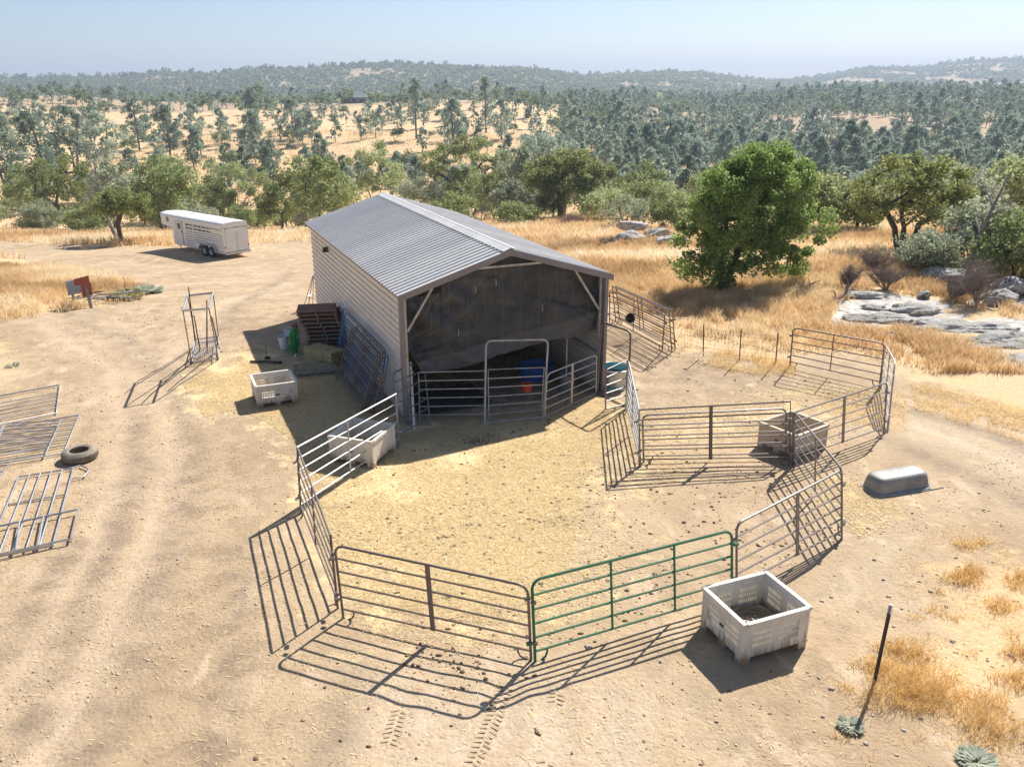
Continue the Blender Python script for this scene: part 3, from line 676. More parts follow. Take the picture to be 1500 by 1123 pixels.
# ================================================================== LIVESTOCK PANELS
def arc_frame(A0, A1, B0_, B1, r, square):
    up = (A1-A0); un = up.normalized(); al = (B1-A1); an = al.normalized(); ub = (B1-B0_).normalized()
    if square: return [A0, A1, B1, B0_]
    P = [A0, A1-un*r]
    for k in range(1, 6):
        th = math.pi/2*k/6; P.append(A1-un*r*(1-math.sin(th))+an*r*(1-math.cos(th)))
    P.append(A1+an*r); P.append(B1-an*r)
    for k in range(1, 6):
        th = math.pi/2*k/6; P.append(B1-an*r*(1-math.sin(th))-ub*r*(1-math.cos(th)))
    P += [B1-ub*r, B0_]
    return P
def panel(label, A, B, At=None, Bt=None, h=1.37, rails=5, mat='panel_grey', square=False, uprights=(.47,), plate=False, feet=True, group='livestock panels of the pens', low=.13, name='livestock_panel', cat='panel', world=None, rad=.021, z0=None):
    """A, B: photo pixels of the two post feet; At, Bt: pixels of their tops"""
    if world: A0, A1, Bq, B1 = [Vector(q) for q in world]
    else:
        A0 = gp(*A, z=z0) if z0 is not None else gp(*A); Bq = gp(*B, z=z0) if z0 is not None else gp(*B)
        A1 = gp(*At, z=A0.z+h) if At else A0+Vector((0,0,h)); B1 = gp(*Bt, z=Bq.z+h) if Bt else Bq+Vector((0,0,h))
    t = thing(name, label, cat, A0, 0, group)
    m = MB(); m.tube(arc_frame(A0, A1, Bq, B1, .15, square), rad, 8); m.build('frame', M[mat], t, True, smooth=True)
    def P(s, v): a = A0+(A1-A0)*v; b = Bq+(B1-Bq)*v; return a+(b-a)*s
    for i in range(rails):
        v = low+(1-low)*i/rails
        MB().tube([P(0, v), P(1, v)], rad*.82, 6).build('rail', M[mat], t, True, smooth=True)
    for s in uprights:
        m = MB()
        if plate: m.bar(P(s, low-.02), P(s, .995), .075, .02, up=(Bq-A0).cross(Vector((0,0,1))))
        else: m.tube([P(s, low), P(s, 1)], rad*.8, 6)
        m.build('upright', M[mat], t, True)
    if feet:
        for s, d in ((0, 1), (1, -1)):
            L = (Bq-A0).length; e = .2/L
            m = MB(); m.tube([P(s, .0), P(s+d*e*.35, -.015), P(s+d*e*.85, .03), P(s+d*e, .08), P(s+d*e, low)], rad*.75, 6); m.build('foot', M[mat], t, True, smooth=True)
            m = MB()
            for v in (.25, .8): MB().tube([P(s-d*.012, v), P(s-d*.035, v)], rad*1.5, 6).build('pin_clip', M[mat], t, True)
    return t
panel('teal-grey round-cornered panel standing at the barn front left corner', (584,652), (631,624), (575,546), (620,528), 1.4, 6, 'panel_teal', uprights=(), feet=False)
panel('bright silver panel angled in front of the tall white bin', (441,752), (584,652), (435,655), (580,577), rails=5, mat='galv_dull', square=True)
panel('brown panel along the far left side of the straw pen, seen almost end-on', (441,753), (495,892), (436,656), (484,784), rails=5, mat='panel_brown', square=True)
panel('brown round-cornered panel at the near side of the straw pen, left of the green gate', (503,905), (778,966), (490,798), (773,858), rails=5, mat='panel_brown', uprights=(.5,), plate=True)
panel('green five-bar gate panel between the brown panel and the large white bin', (784,968), (1072,884), (779,850), (1072,776), rails=5, mat='panel_green', uprights=(.37,.69), feet=True, rad=.023)
panel('purple-grey panel with flat middle plate behind the large white bin', (1079,870), (1233,790), (1079,767), (1233,688), rails=5, mat='panel_grey', plate=True, uprights=(.55,))
panel('grey panel running away diagonally from the shared gate post to the purple-grey corner', (1161,680), (1233,788), (1162,601), (1233,686), rails=5, mat='panel_grey', feet=True, uprights=(.5,))
panel('square-cornered brown panel forming the front of the right pen', (938,683), (1156,681), (936,600), (1158,588), rails=5, mat='panel_brown', square=True, plate=True)
a = gp(943,676); b = gp(1151,673)
panel('second round-cornered panel doubled up just behind the square brown one', (943,676), (1151,673), (941,608), (1152,598), h=1.22, rails=4, mat='panel_grey', plate=False, feet=True)
panel('grey panel with broad middle plate on the right pen beside the tan bin', (1164,680), (1294,636), (1163,604), (1300,560), rails=5, mat='panel_grey', plate=True, uprights=(.52,))
panel('dark round-cornered panel at the back right of the right pen against dry grass', (1157,537), (1288,567), (1162,480), (1296,503), rails=5, mat='panel_brown', plate=False, uprights=(.46,))
panel('pale narrow-looking panel closing the right end of the right pen, seen end-on', (1290,566), (1300,634), (1297,505), (1311,530), rails=5, mat='galv_dull', uprights=(.5,))
panel('shiny silver panel on the left side of the right pen, seen end-on', (917,601), (937,682), (921,530), (936,600), rails=6, mat='galv', square=True)
# tall walk-through frame + open gate at the barn's right corner
def arch(label, A, B, At, Bt, h, mat, name='walk_through_frame', sill=True):
    A0, B0_ = gp(*A), gp(*B); A1 = gp(*At, z=A0.z+h); B1 = gp(*Bt, z=B0_.z+h)
    t = thing(name, label, 'gate frame', A0, 0)
    MB().tube(arc_frame(A0, A1, B0_, B1, .14, False), .027, 8).build('frame', M[mat], t, True, smooth=True)
    if sill: MB().tube([A0+Vector((0,0,.03)), B0_+Vector((0,0,.03))], .02, 6).build('sill', M[mat], t, True)
    return t
arch('brown tall arched gate frame beside the round water tank', (874,577), (919,598), (881,471), (924,486), 2.05, 'panel_brown')
panel('small open silver gate swung out in front of the round water tank', (887,600), (917,593), (888,541), (919,527), h=1.2, rails=5, mat='panel_grey', square=True, uprights=(), feet=False, group=None, low=.02, name='small_gate', cat='gate')
arch('tan arched walk-through frame in the middle of the barn front', (710,621), (796,612), (712,499), (803,497), 2.0, 'galv_dull')
gt = panel('narrow gate closed inside the tan arch, with an orange tub behind it', (716,613), (793,606), (715,541), (797,538), h=1.24, rails=5, mat='galv_dull', square=True, uprights=(), feet=False, group=None, low=.09, name='walk_gate', cat='gate')
panel('long tan six-rail panel across the barn mouth, left of the tan arch', (615,616), (709,613), (613,545), (711,543), h=1.22, rails=5, mat='galv_dull', square=True, uprights=(), feet=False, low=.1)
panel('round-cornered grey panel across the barn mouth, right of the tan arch', (798,612), (873,578), (801,548), (874,519), h=1.2, rails=5, mat='galv_dull', plate=True, feet=False, uprights=(.5,), low=.04)
def pole(name, label, cat, A, At, h, r, mat, group=None, square=False):
    A0 = gp(*A); A1 = gp(*At, z=A0.z+h); t = MB()
    if square: t.bar(A0-Vector((0,0,.05)), A1, r*2)
    else: t.tube([A0-Vector((0,0,.05)), A1], r, 10)
    e = thing(name, label, cat, A0, 0, group); t.build('shaft', M[mat], e, True, smooth=not square)
    return e
e = pole('pipe_post', 'pale upright pipe post beside the barn front left corner', 'post', (607,627), (601,530), 1.45, .035, 'white_metal'); MB().tube([(e.children[0].data.vertices[0].co*0)+Vector((0,0,1.44)), Vector((0,0,1.47))], .04, 8).build('cap', M['galv_dull'], e)
e = pole('rusty_bar', 'rusty flat bar leaning on the stack of panels', 'bar', (545,605), (562,547), 1.2, .022, 'rust', square=True); MB().box((0,0,.02), (.12,.12,.02)).build('foot_plate', M['rust'], e)
# panels leaning on the barn's left wall, brown ones in front, blue ones behind
nW = -wx
def lean(label, l0, l1, out, mat, hh, top=.14, rails=5, group='panels leaning on the barn wall', zoff=0):
    a0 = bpt(0, l0)+nW*out; b0 = bpt(0, l1)+nW*out; a1 = bpt(0, l0)+nW*(top); b1 = bpt(0, l1)+nW*(top)
    a0.z = tz(a0.x, a0.y)+.02; b0.z = tz(b0.x, b0.y)+.02
    hz = math.sqrt(max(.1, hh*hh-(out-top)**2)); a1.z = a0.z+hz; b1.z = b0.z+hz
    return panel(label, None, None, world=(a0, a1, b0, b1), rails=rails, mat=mat, square=False, feet=False, group=group, low=.1)
for i in range(3): lean('brown livestock panel leaning in a close stack on the barn wall', .95+.06*i, 3.75+.06*i, .98-.09*i, 'panel_brown', 1.6, top=.42-.09*i)
for i in range(2): lean('blue livestock panel leaning on the barn wall behind the brown ones', .75+.5*i, 5.6+.5*i, .55-.1*i, 'panel_blue', 1.5, top=.2-.07*i, rails=6, group='blue panels on the barn wall')
# stacked panels behind the barn's right side
panel('near brown panel of three leaning together right of the barn', (893,473), (970,514), (893,424), (974,461), rails=5, mat='panel_brown', group='panels parked right of the barn', h=1.45)
panel('middle brown panel of three leaning together right of the barn', (902,471), (984,516), (897,419), (980,455), rails=6, mat='panel_brown', square=True, group='panels parked right of the barn', h=1.5)
panel('rearmost brown panel of three leaning together right of the barn', (908,472), (989,512), (902,419), (985,455), rails=6, mat='panel_brown', square=True, group='panels parked right of the barn', h=1.5)
panel('brown panel mostly hidden behind the barn right corner post', (850,458), (889,472), (848,410), (887,425), rails=5, mat='panel_brown', group='panels parked right of the barn', h=1.4)
t = thing('rubber_feed_tub', 'black rubber tub hung on the panels right of the barn', 'tub', gp(922,466, z=.75)); 
m = MB(); m.lathe((0,0,0), [(.001,-.08),(.12,-.08),(.15,.08),(.16,.09),(.14,.08),(.115,-.05),(.001,-.05)], 20); o = m.build('bowl', M['black'], t, smooth=True); o.rotation_euler = (R(70), 0, R(20))
m = MB(); m.tube([(.17,0,.1),(.2,.05,.25)], .008, 5); m.build('hook', M['rust'], t)
# ================================================================== PANELS LYING ON THE GROUND, LEFT
def flat_panel(label, TL, TR, BR_, BL_, long_=(), cross=(), mat='galv', loop=None, z=.05, square=True, name='galvanised_panel', r=.022, mesh=False):
    c = [gp(*q) for q in (TL, TR, BR_, BL_)]
    for q in c: q.z = tz(q.x, q.y)+z
    t = thing(name, label, 'panel', c[0], 0, 'galvanised panels lying on the dirt')
    MB().tube(c+[c[0]], r, 8).build('frame', M[mat], t, True, smooth=True)
    for v in long_:
        MB().tube([c[0]+(c[3]-c[0])*v, c[1]+(c[2]-c[1])*v], r*.8, 6).build('rail', M[mat], t, True, smooth=True)
    for s in cross:
        a = c[0]+(c[1]-c[0])*s; b = c[3]+(c[2]-c[3])*s; a.z += .012; b.z += .012
        MB().tube([a, b], r*.8, 6).build('cross_bar', M[mat], t, True, smooth=True)
    if loop:
        P = [gp(*q) for q in loop]
        for q in P: q.z = tz(q.x, q.y)+z
        MB().tube(P, r*.8, 6).build('loop', M[mat], t, True, smooth=True)
    return t
flat_panel('long silver panel lying farthest back at the left edge, over dark soil', (-150,610), (88,568), (83,608), (-150,655), (.28,.42,.55,.68,.82), (.3,))
flat_panel('silver panel lying across another, its end next to the old tyre', (-60,640), (117,611), (94,667), (-110,702), (.13,.26,.39,.52,.65,.8), (.35,))
flat_panel('silver barred panel lying askew on top of the one beside the tyre', (10,627), (90,622), (68,673), (-20,687), (.1,.2,.3,.4,.5,.6,.7,.8), (), z=.12, r=.017)
flat_panel('silver panel corner just showing at the left edge below the others', (-60,690), (16,680), (-2,708), (-80,730), (.5,), (), z=.05)
flat_panel('silver gate with a rounded end loop lying nearest the old tyre', (28,703), (108,690), (78,803), (-22,822), (.38,), (.2,.4,.6,.8), loop=[(100,691),(118,685),(128,689),(131,694),(124,702),(106,706)])
flat_panel('silver frame lying lowest at the left edge, overlapping the looped gate', (-60,790), (116,753), (106,797), (-60,832), (), (.3,.5,.7,.0), z=.1)
# ================================================================== SMALL THINGS
def at(px, py, dz=0):
    q = gp(px, py); q.z = tz(q.x, q.y)+dz; return q
# vented bulk bins
def make_bin(label, loc, rz, L=1.2, W=1.2, Hh=.7, solid=(), tilt=(0, 0), mt='bin'):
    t = thing('bulk_bin', label, 'bin', loc, rz, 'plastic bulk bins'); t.rotation_euler = (tilt[0], tilt[1], rz)
    th = .035; z0 = .12
    MB().box((0,0,z0+.02), (L-.08, W-.08, .04)).build('floor_panel', M[mt], t)
    def side(axis, sgn, ln, depth, slots):
        m = MB()
        # wall as slotted lattice: bands, posts and bars between slots
        def bx(u0, u1, z0_, z1):
            uc, zc_, du, dz = (u0+u1)/2, (z0_+z1)/2, u1-u0, z1-z0_
            c = (uc, sgn*(depth/2-th/2), zc_) if axis == 'x' else (sgn*(depth/2-th/2), uc, zc_)
            d = (du, th, dz) if axis == 'x' else (th, du, dz)
            m.box(c, d)
        hl = ln/2-(.0 if axis == 'x' else th+.001)
        top, b0 = Hh-.06, .26
        t1 = Hh-.17
        bx(-hl, hl, t1, top); bx(-hl, hl, z0, b0)
        if not slots: bx(-hl, hl, b0+.0005, t1-.0005)
        else:
            ed = .13
            bx(-hl, -hl+ed, b0+.0005, t1-.0005); bx(hl-ed, hl, b0+.0005, t1-.0005); bx(-.07, .07, b0+.0005, t1-.0005)
            for (u0, u1) in ((-hl+ed, -.07), (.07, hl-ed)):
                n = 8; w = (u1-u0)/n
                for i in range(n+1): 
                    a = u0+i*w-w*.2; bb = u0+i*w+w*.2
                    bx(max(a, u0), min(bb, u1), b0+.001, t1-.001)
                for f in (.33, .66): 
                    zz = b0+(t1-b0)*f; m.box(((u0+u1)/2, sgn*(depth/2-th/2), zz) if axis == 'x' else (sgn*(depth/2-th/2), (u0+u1)/2, zz), (u1-u0, th*.8, .024) if axis == 'x' else (th*.8, u1-u0, .024))
        return m.build('side', M[mt], t)
    side('x', -1, L, W, 'f' not in solid); side('x', 1, L, W, 'b' not in solid); side('y', -1, W, L, 'l' not in solid); side('y', 1, W, L, 'r' not in solid)
    m = MB(); e = .03
    for a, b in (((-1,-1),(1,-1)),((1,1),(-1,1))): m.box((0, a[1]*(W/2-.005), Hh-.03), (L+e, .075, .06))
    for s in (-1, 1): m.box((s*(L/2-.005), 0, Hh-.0305), (.075, W-.09, .058))
    m.build('rim', M[mt], t, bevel=.008)
    for sx in (-1, 1):
        for sy in (-1, 1): MB().box((sx*(L/2-.07), sy*(W/2-.07), .065), (.15, .15, .13), taper=1.03).build('foot', M[mt], t, bevel=.008)
    for sy in (-1, 1): MB().box((0, sy*(W/2-.08), .07), (.16, .13, .12)).build('skid', M[mt], t)
    for sx in (-1, 1):
        for sy in (-1, 1): MB().box((sx*(L/2-.018), sy*(W/2-.018), Hh/2+.03), (.05, .05, Hh-.2)).build('corner_rib', M[mt], t, bevel=.012)
    MB().box((0, -W/2-.004, Hh*.52), (.09, .012, .035)).build('latch_slot', M['black'], t)
    return t
def fitbin(rim, h):
    c = [gp(*q, z=h) for q in rim]; ce = sum(c, Vector())/4
    e = (c[1]-c[0]); return Vector((ce.x, ce.y, 0)), math.atan2(e.y, e.x), ((c[1]-c[0]).length+(c[2]-c[3]).length)/2, ((c[3]-c[0]).length+(c[2]-c[1]).length)/2
for lab, rim, hh, sol in (
    ('dirty cream bin nearest the camera with a rubber ring lying inside it', ((1033,862),(1093,917),(1187,887),(1119,836)), .72, ''),
    ('small pale bin in the barn shadow, standing left of the hay bale', ((373,566),(432,558),(427,540),(368,548)), .62, ''),
    ('solid-sided white bin behind the bright silver panel', ((478,636),(541,645),(577,622),(523,609)), .66, 'lfrb'),
    ('tan-shaded bin standing inside the right pen', ((1112,616),(1167,637),(1215,620),(1160,601)), .62, 'lrfb')):
    ce, rz, a_, b_ = fitbin(rim, hh); ce.z = tz(ce.x, ce.y); print('bin', lab[:20], ce, math.degrees(rz), a_, b_)
    make_bin(lab, ce, rz, a_, b_, hh, sol, mt='bin_tan' if lab.startswith('tan-') else 'bin')
ce, rz, a_, b_ = fitbin(((1033,862),(1093,917),(1187,887),(1119,836)), .72)
def tyre(name, label, cat, c, Ro, Ri, w, mat, tilt=(0,0), group=None, dz=0):
    t = thing(name, label, cat, c, 0, group); t.rotation_euler = (tilt[0], tilt[1], 0)
    P = [(Ri,.02),(Ri,.0),(Ri+.03,-.0),(Ro-.09,.0),(Ro-.03,.03),(Ro,.06),(Ro,w-.06),(Ro-.03,w-.03),(Ro-.09,w),(Ri+.03,w),(Ri,w-.02),(Ri+.015,w-.05),(Ro-.12,w-.06),(Ro-.12,.05),(Ri+.015,.04),(Ri,.02)]
    MB().lathe((0,0,dz), P, 40).build('sidewall', M[mat], t, smooth=True)
    m = MB()
    for k in range(44):
        th = 2*math.pi*k/44; m.box(((Ro+.004)*math.cos(th), (Ro+.004)*math.sin(th), dz+w/2), (.016, .028, w-.13), Matrix.Rotation(th, 3, 'Z'))
    m.build('tread', M[mat], t)
    return t
tyre('rubber_ring', 'brown rubber ring lying on debris inside the nearest cream bin', 'rubber ring', Vector((ce.x, ce.y, tz(ce.x, ce.y)+.19)), .42, .33, .13, 'rubber_dusty')
q = nr.normal(0, .2, (220, 2)); q = q[(np.abs(q) < .42).all(1)]+np.array([ce.x, ce.y]); v, f = crumbs(q, .01, .045); v[:, 2] += .18
o = fast('bin_debris', v, f, M['stone']); tag(o, 'pale stones and scraps lying on the floor of the nearest bin', 'debris', kind='stuff')
c = at(118,672); tyre('old_tyre', 'dusty tan tyre lying flat beside the silver panels', 'tyre', c, .37, .2, .24, 'rubber_dusty', tilt=(0,.02))
# upturned galvanised trough
M['trough_grey'] = simple('trough_grey', (.34,.33,.31), (.22,.21,.2), .6, .25, 2.5, .4, .65)
c = at(1312,712); A = gp(1272,712); Bq = gp(1358,704)
t = thing('upturned_trough', 'grey galvanised trough turned upside down on the dirt right of the pens', 'trough', c, math.atan2((Bq-A).y, (Bq-A).x)+.12)
def rbox(L, W, r, n=6):
    P = []
    for cx_, cy_, a0 in ((L/2-r, W/2-r, 0), (-L/2+r, W/2-r, 90), (-L/2+r, -W/2+r, 180), (L/2-r, -W/2+r, 270)):
        for k in range(n+1): th = R(a0+90*k/n); P.append((cx_+r*math.cos(th), cy_+r*math.sin(th)))
    return P
m = MB(); V = []; rings = [(1.36,.58,.16,0),(1.34,.56,.16,.05),(1.30,.52,.16,.18),(1.26,.48,.16,.27),(1.20,.42,.14,.315),(1.10,.32,.12,.335),(.6,.1,.04,.34)]
for (a, b, r, z) in rings: V += [(x, y, z) for x, y in rbox(a, b, r)]
n = len(V)//len(rings); Fc = [(i*n+k, i*n+(k+1) % n, (i+1)*n+(k+1) % n, (i+1)*n+k) for i in range(len(rings)-1) for k in range(n)]+[tuple((len(rings)-1)*n+k for k in range(n))]
m.add(V, Fc); m.build('tub', M['trough_grey'], t, smooth=True)
m = MB(); P = rbox(1.4, .62, .17); m.tube([(x, y, .015) for x, y in P+[P[0]]], .022, 6); m.build('rim', M['galv_dull'], t, smooth=True)
m = MB(); m.tube([(-.5,-.7*.5,.015),(-.1,-.36,.012),(.9,-.36,.012)], .012, 5); m.build('lip_bar', M['galv_dull'], t)
# water tank
c = at(899,566); t = thing('water_tank', 'round galvanised water tank with teal inside beside the barn right corner', 'water tank', c)
m = MB(); P = [(.40,0),(.405,.03),(.395,.05),(.41,.2),(.42,.24),(.41,.28),(.42,.50),(.445,.53),(.45,.56)]; m.lathe((0,0,0), P, 32); m.build('shell', M['galv'], t, smooth=True)
MB().lathe((0,0,0), [(.45,.56),(.43,.565),(.415,.53),(.40,.06),(.001,.05)], 32).build('lining', M['teal'], t, smooth=True)
P = [(.45*math.cos(a/16*math.pi), .45*math.sin(a/16*math.pi), .56) for a in range(33)]; MB().tube(P, .015, 6).build('rim', M['galv'], t, smooth=True)
MB().lathe((0,0,.36), [(.402,0),(.001,.002)], 32).build('water', M['glass'], t)
# T-posts and wire fence at the back of the right pen
t = thing('wire_fence', 'wire mesh fence on three dark steel posts behind the right pen', 'fence', gp(1030,520))
pp = [(990,512,988,460),(1030,521,1031,474),(1083,527,1086,481),(1136,533,1140,486),(1158,537,1161,492)]
G_ = []
for i, (a, b, c_, d_) in enumerate(pp):
    A0 = gp(a, b); A1 = gp(c_, d_, z=A0.z+1.15); G_.append((A0, A1))
    if 0 < i < 4:
        m = MB(); m.bar(A0-Vector((0,0,.05)), A1, .035, .012); m.bar(A0-Vector((0,0,.05)), A1, .01, .035); m.build('post', M['rusty_post'], t, True)
        MB().bar(A1-(A1-A0)*.1, A1+(A1-A0)*.002, .038, .014).build('post_tip', M['white_metal'], t, True)
m = MB()
for (A0, A1), (B0_, B1) in zip(G_[:-1], G_[1:]):
    for v in np.linspace(.03, .86, 8): m.tube([A0+(A1-A0)*v, B0_+(B1-B0_)*v], .0028, 4, False)
    n = int((B0_-A0).length/.1)
    for k in range(n+1):
        s = k/n; lo_ = A0+(B0_-A0)*s; hi_ = A1+(B1-A1)*s; m.tube([lo_, lo_+(hi_-lo_)*.86], .0022, 4, False)
m.build('wire_mesh', M['galv_dull'], t, True)
# leaning T-post lower right
A0 = gp(1279,1006); A1 = gp(1305,886, z=1.28); t = thing('steel_fence_post', 'single dark steel post leaning out of the dry grass at lower right', 'post', A0)
m = MB(); m.bar(A0-Vector((0,0,.06)), A1, .05, .012); m.bar(A0-Vector((0,0,.06)), A1, .012, .04); m.build('shaft', M['rusty_post'], t, True)
MB().bar(A1-(A1-A0)*.1, A1+(A1-A0)*.004, .054, .017).build('painted_tip', M['white_plastic'], t, True)
# tall tubular stand
A = [gp(*q) for q in ((281,532),(320,526),(321,501),(288,505))]; hh = 2.15
T_ = [gp(*q, z=A[0].z+hh) for q in ((268,455),(306,452),(312,429),(275,433))]
t = thing('tube_stand', 'tall silver tube stand with open top frame and a mesh tray at its foot', 'stand', A[0])
MB().tube(T_+[T_[0]], .03, 6).build('top_frame', M['galv'], t, True)
for a, b in zip(A, T_): MB().tube([a, b], .017, 6).build('leg', M['panel_brown'], t, True)
Bz = [a+Vector((0,0,.05)) for a in A]; MB().tube(Bz+[Bz[0]], .03, 6).build('base_frame', M['galv'], t, True)
Tr = [a+(b-a)*.12 for a, b in zip(A, T_)]
m = MB(); m.tube(Tr+[Tr[0]], .018, 6)
for k in range(1, 9): s = k/9; m.tube([Tr[0]+(Tr[3]-Tr[0])*s, Tr[1]+(Tr[2]-Tr[1])*s], .006, 4, False)
for k in range(1, 13): s = k/13; m.tube([Tr[0]+(Tr[1]-Tr[0])*s, Tr[3]+(Tr[2]-Tr[3])*s], .006, 4, False)
m.build('tray', M['galv_dull'], t, True)
q = A[0].z
for k, (a, b, h2) in enumerate((((287,508),(276,421),2.5),((293,512),(284,462),2.0),((303,515),(303,440),2.2),((321,511),(310,464),1.75))):
    a0 = gp(*a); a1 = gp(*b, z=q+h2); e = thing('steel_rod', ['long dark steel rod standing through the left of the tube stand, tallest','dark steel rod leaning inside the tube stand beside the tallest one','straight dark steel rod standing in the middle of the tube stand','short dark steel rod leaning at the right leg of the tube stand'][k], 'rod', a0)
    MB().tube([a0, a1], [.026, .017], 6).build('shaft', M['rusty_post'], e, True); MB().tube([a0, a0+(a1-a0)*.05], .032, 6).build('shoe', M['rusty_post'], e, True)
# board on two posts, left verge
P1, P2 = gp(109,448), gp(134,452)
T1, T2 = gp(104,415, z=P1.z+.95), gp(124,410, z=P2.z+1.02)
t = thing('notice_board', 'weathered grey and rusty red boards on two short wooden posts by the track', 'board', P1)
for a, b in ((P1, T1), (P2, T2)): m = MB(); m.bar(a-Vector((0,0,.1)), b, .10); m.build('post', M['wood_grey'], t, True)
n_ = (T2-T1).normalized(); up = Vector((0,0,1)); fr = n_.cross(up).normalized()
def brd(a, b, z0, z1, off, mat, nm):
    m = MB(); V = []
    for o_ in (0, .03):
        for s, z in ((a, z0), (b, z0), (b, z1), (a, z1)): V.append(T1+n_*s+up*z+fr*(off+o_))
    m.add(V, [(0,1,2,3),(7,6,5,4),(0,4,5,1),(1,5,6,2),(2,6,7,3),(3,7,4,0)]); m.build(nm, M[mat], t, True)
LL = (T2-T1).length
brd(-.15, LL+.12, -.42, .12, .06, 'board_grey', 'backing_board'); brd(LL*.35, LL+.22, -.12, .14, .094, 'board_red', 'red_board'); brd(LL*.75, LL+.26, -.62, -.125, .094, 'board_red', 'red_board')
brd(-.17, LL*.4, .10, .15, .094, 'white_metal', 'cap_strip')
# scrap pile beside it
def scrap():
    c = at(128,441)
    for k in range(9):
        px = 100+k*5+rnd.random()*6; py = 448-rnd.random()*10
        a = gp(px, py); ang = rnd.uniform(-.5, .9); L = rnd.uniform(.8, 1.9); a.z += .05+rnd.random()*.18
        b = a+Vector((math.cos(ang)*L, math.sin(ang)*L, rnd.uniform(-.05, .25)))
        e = thing('scrap_pipe', 'grey or dark length of pipe in the tangled pile beside the board', 'pipe', a, 0, 'scrap pipes beside the board')
        MB().tube([a, (a+b)/2+Vector((0,0,.05)), b], .03, 6).build('length', M[('galv_dull','rusty_post','wood_grey')[k % 3]], e, True)
        MB().tube([b, b+(b-a).normalized()*.05], .036, 6).build('coupling', M['galv_dull'], e, True)
scrap()
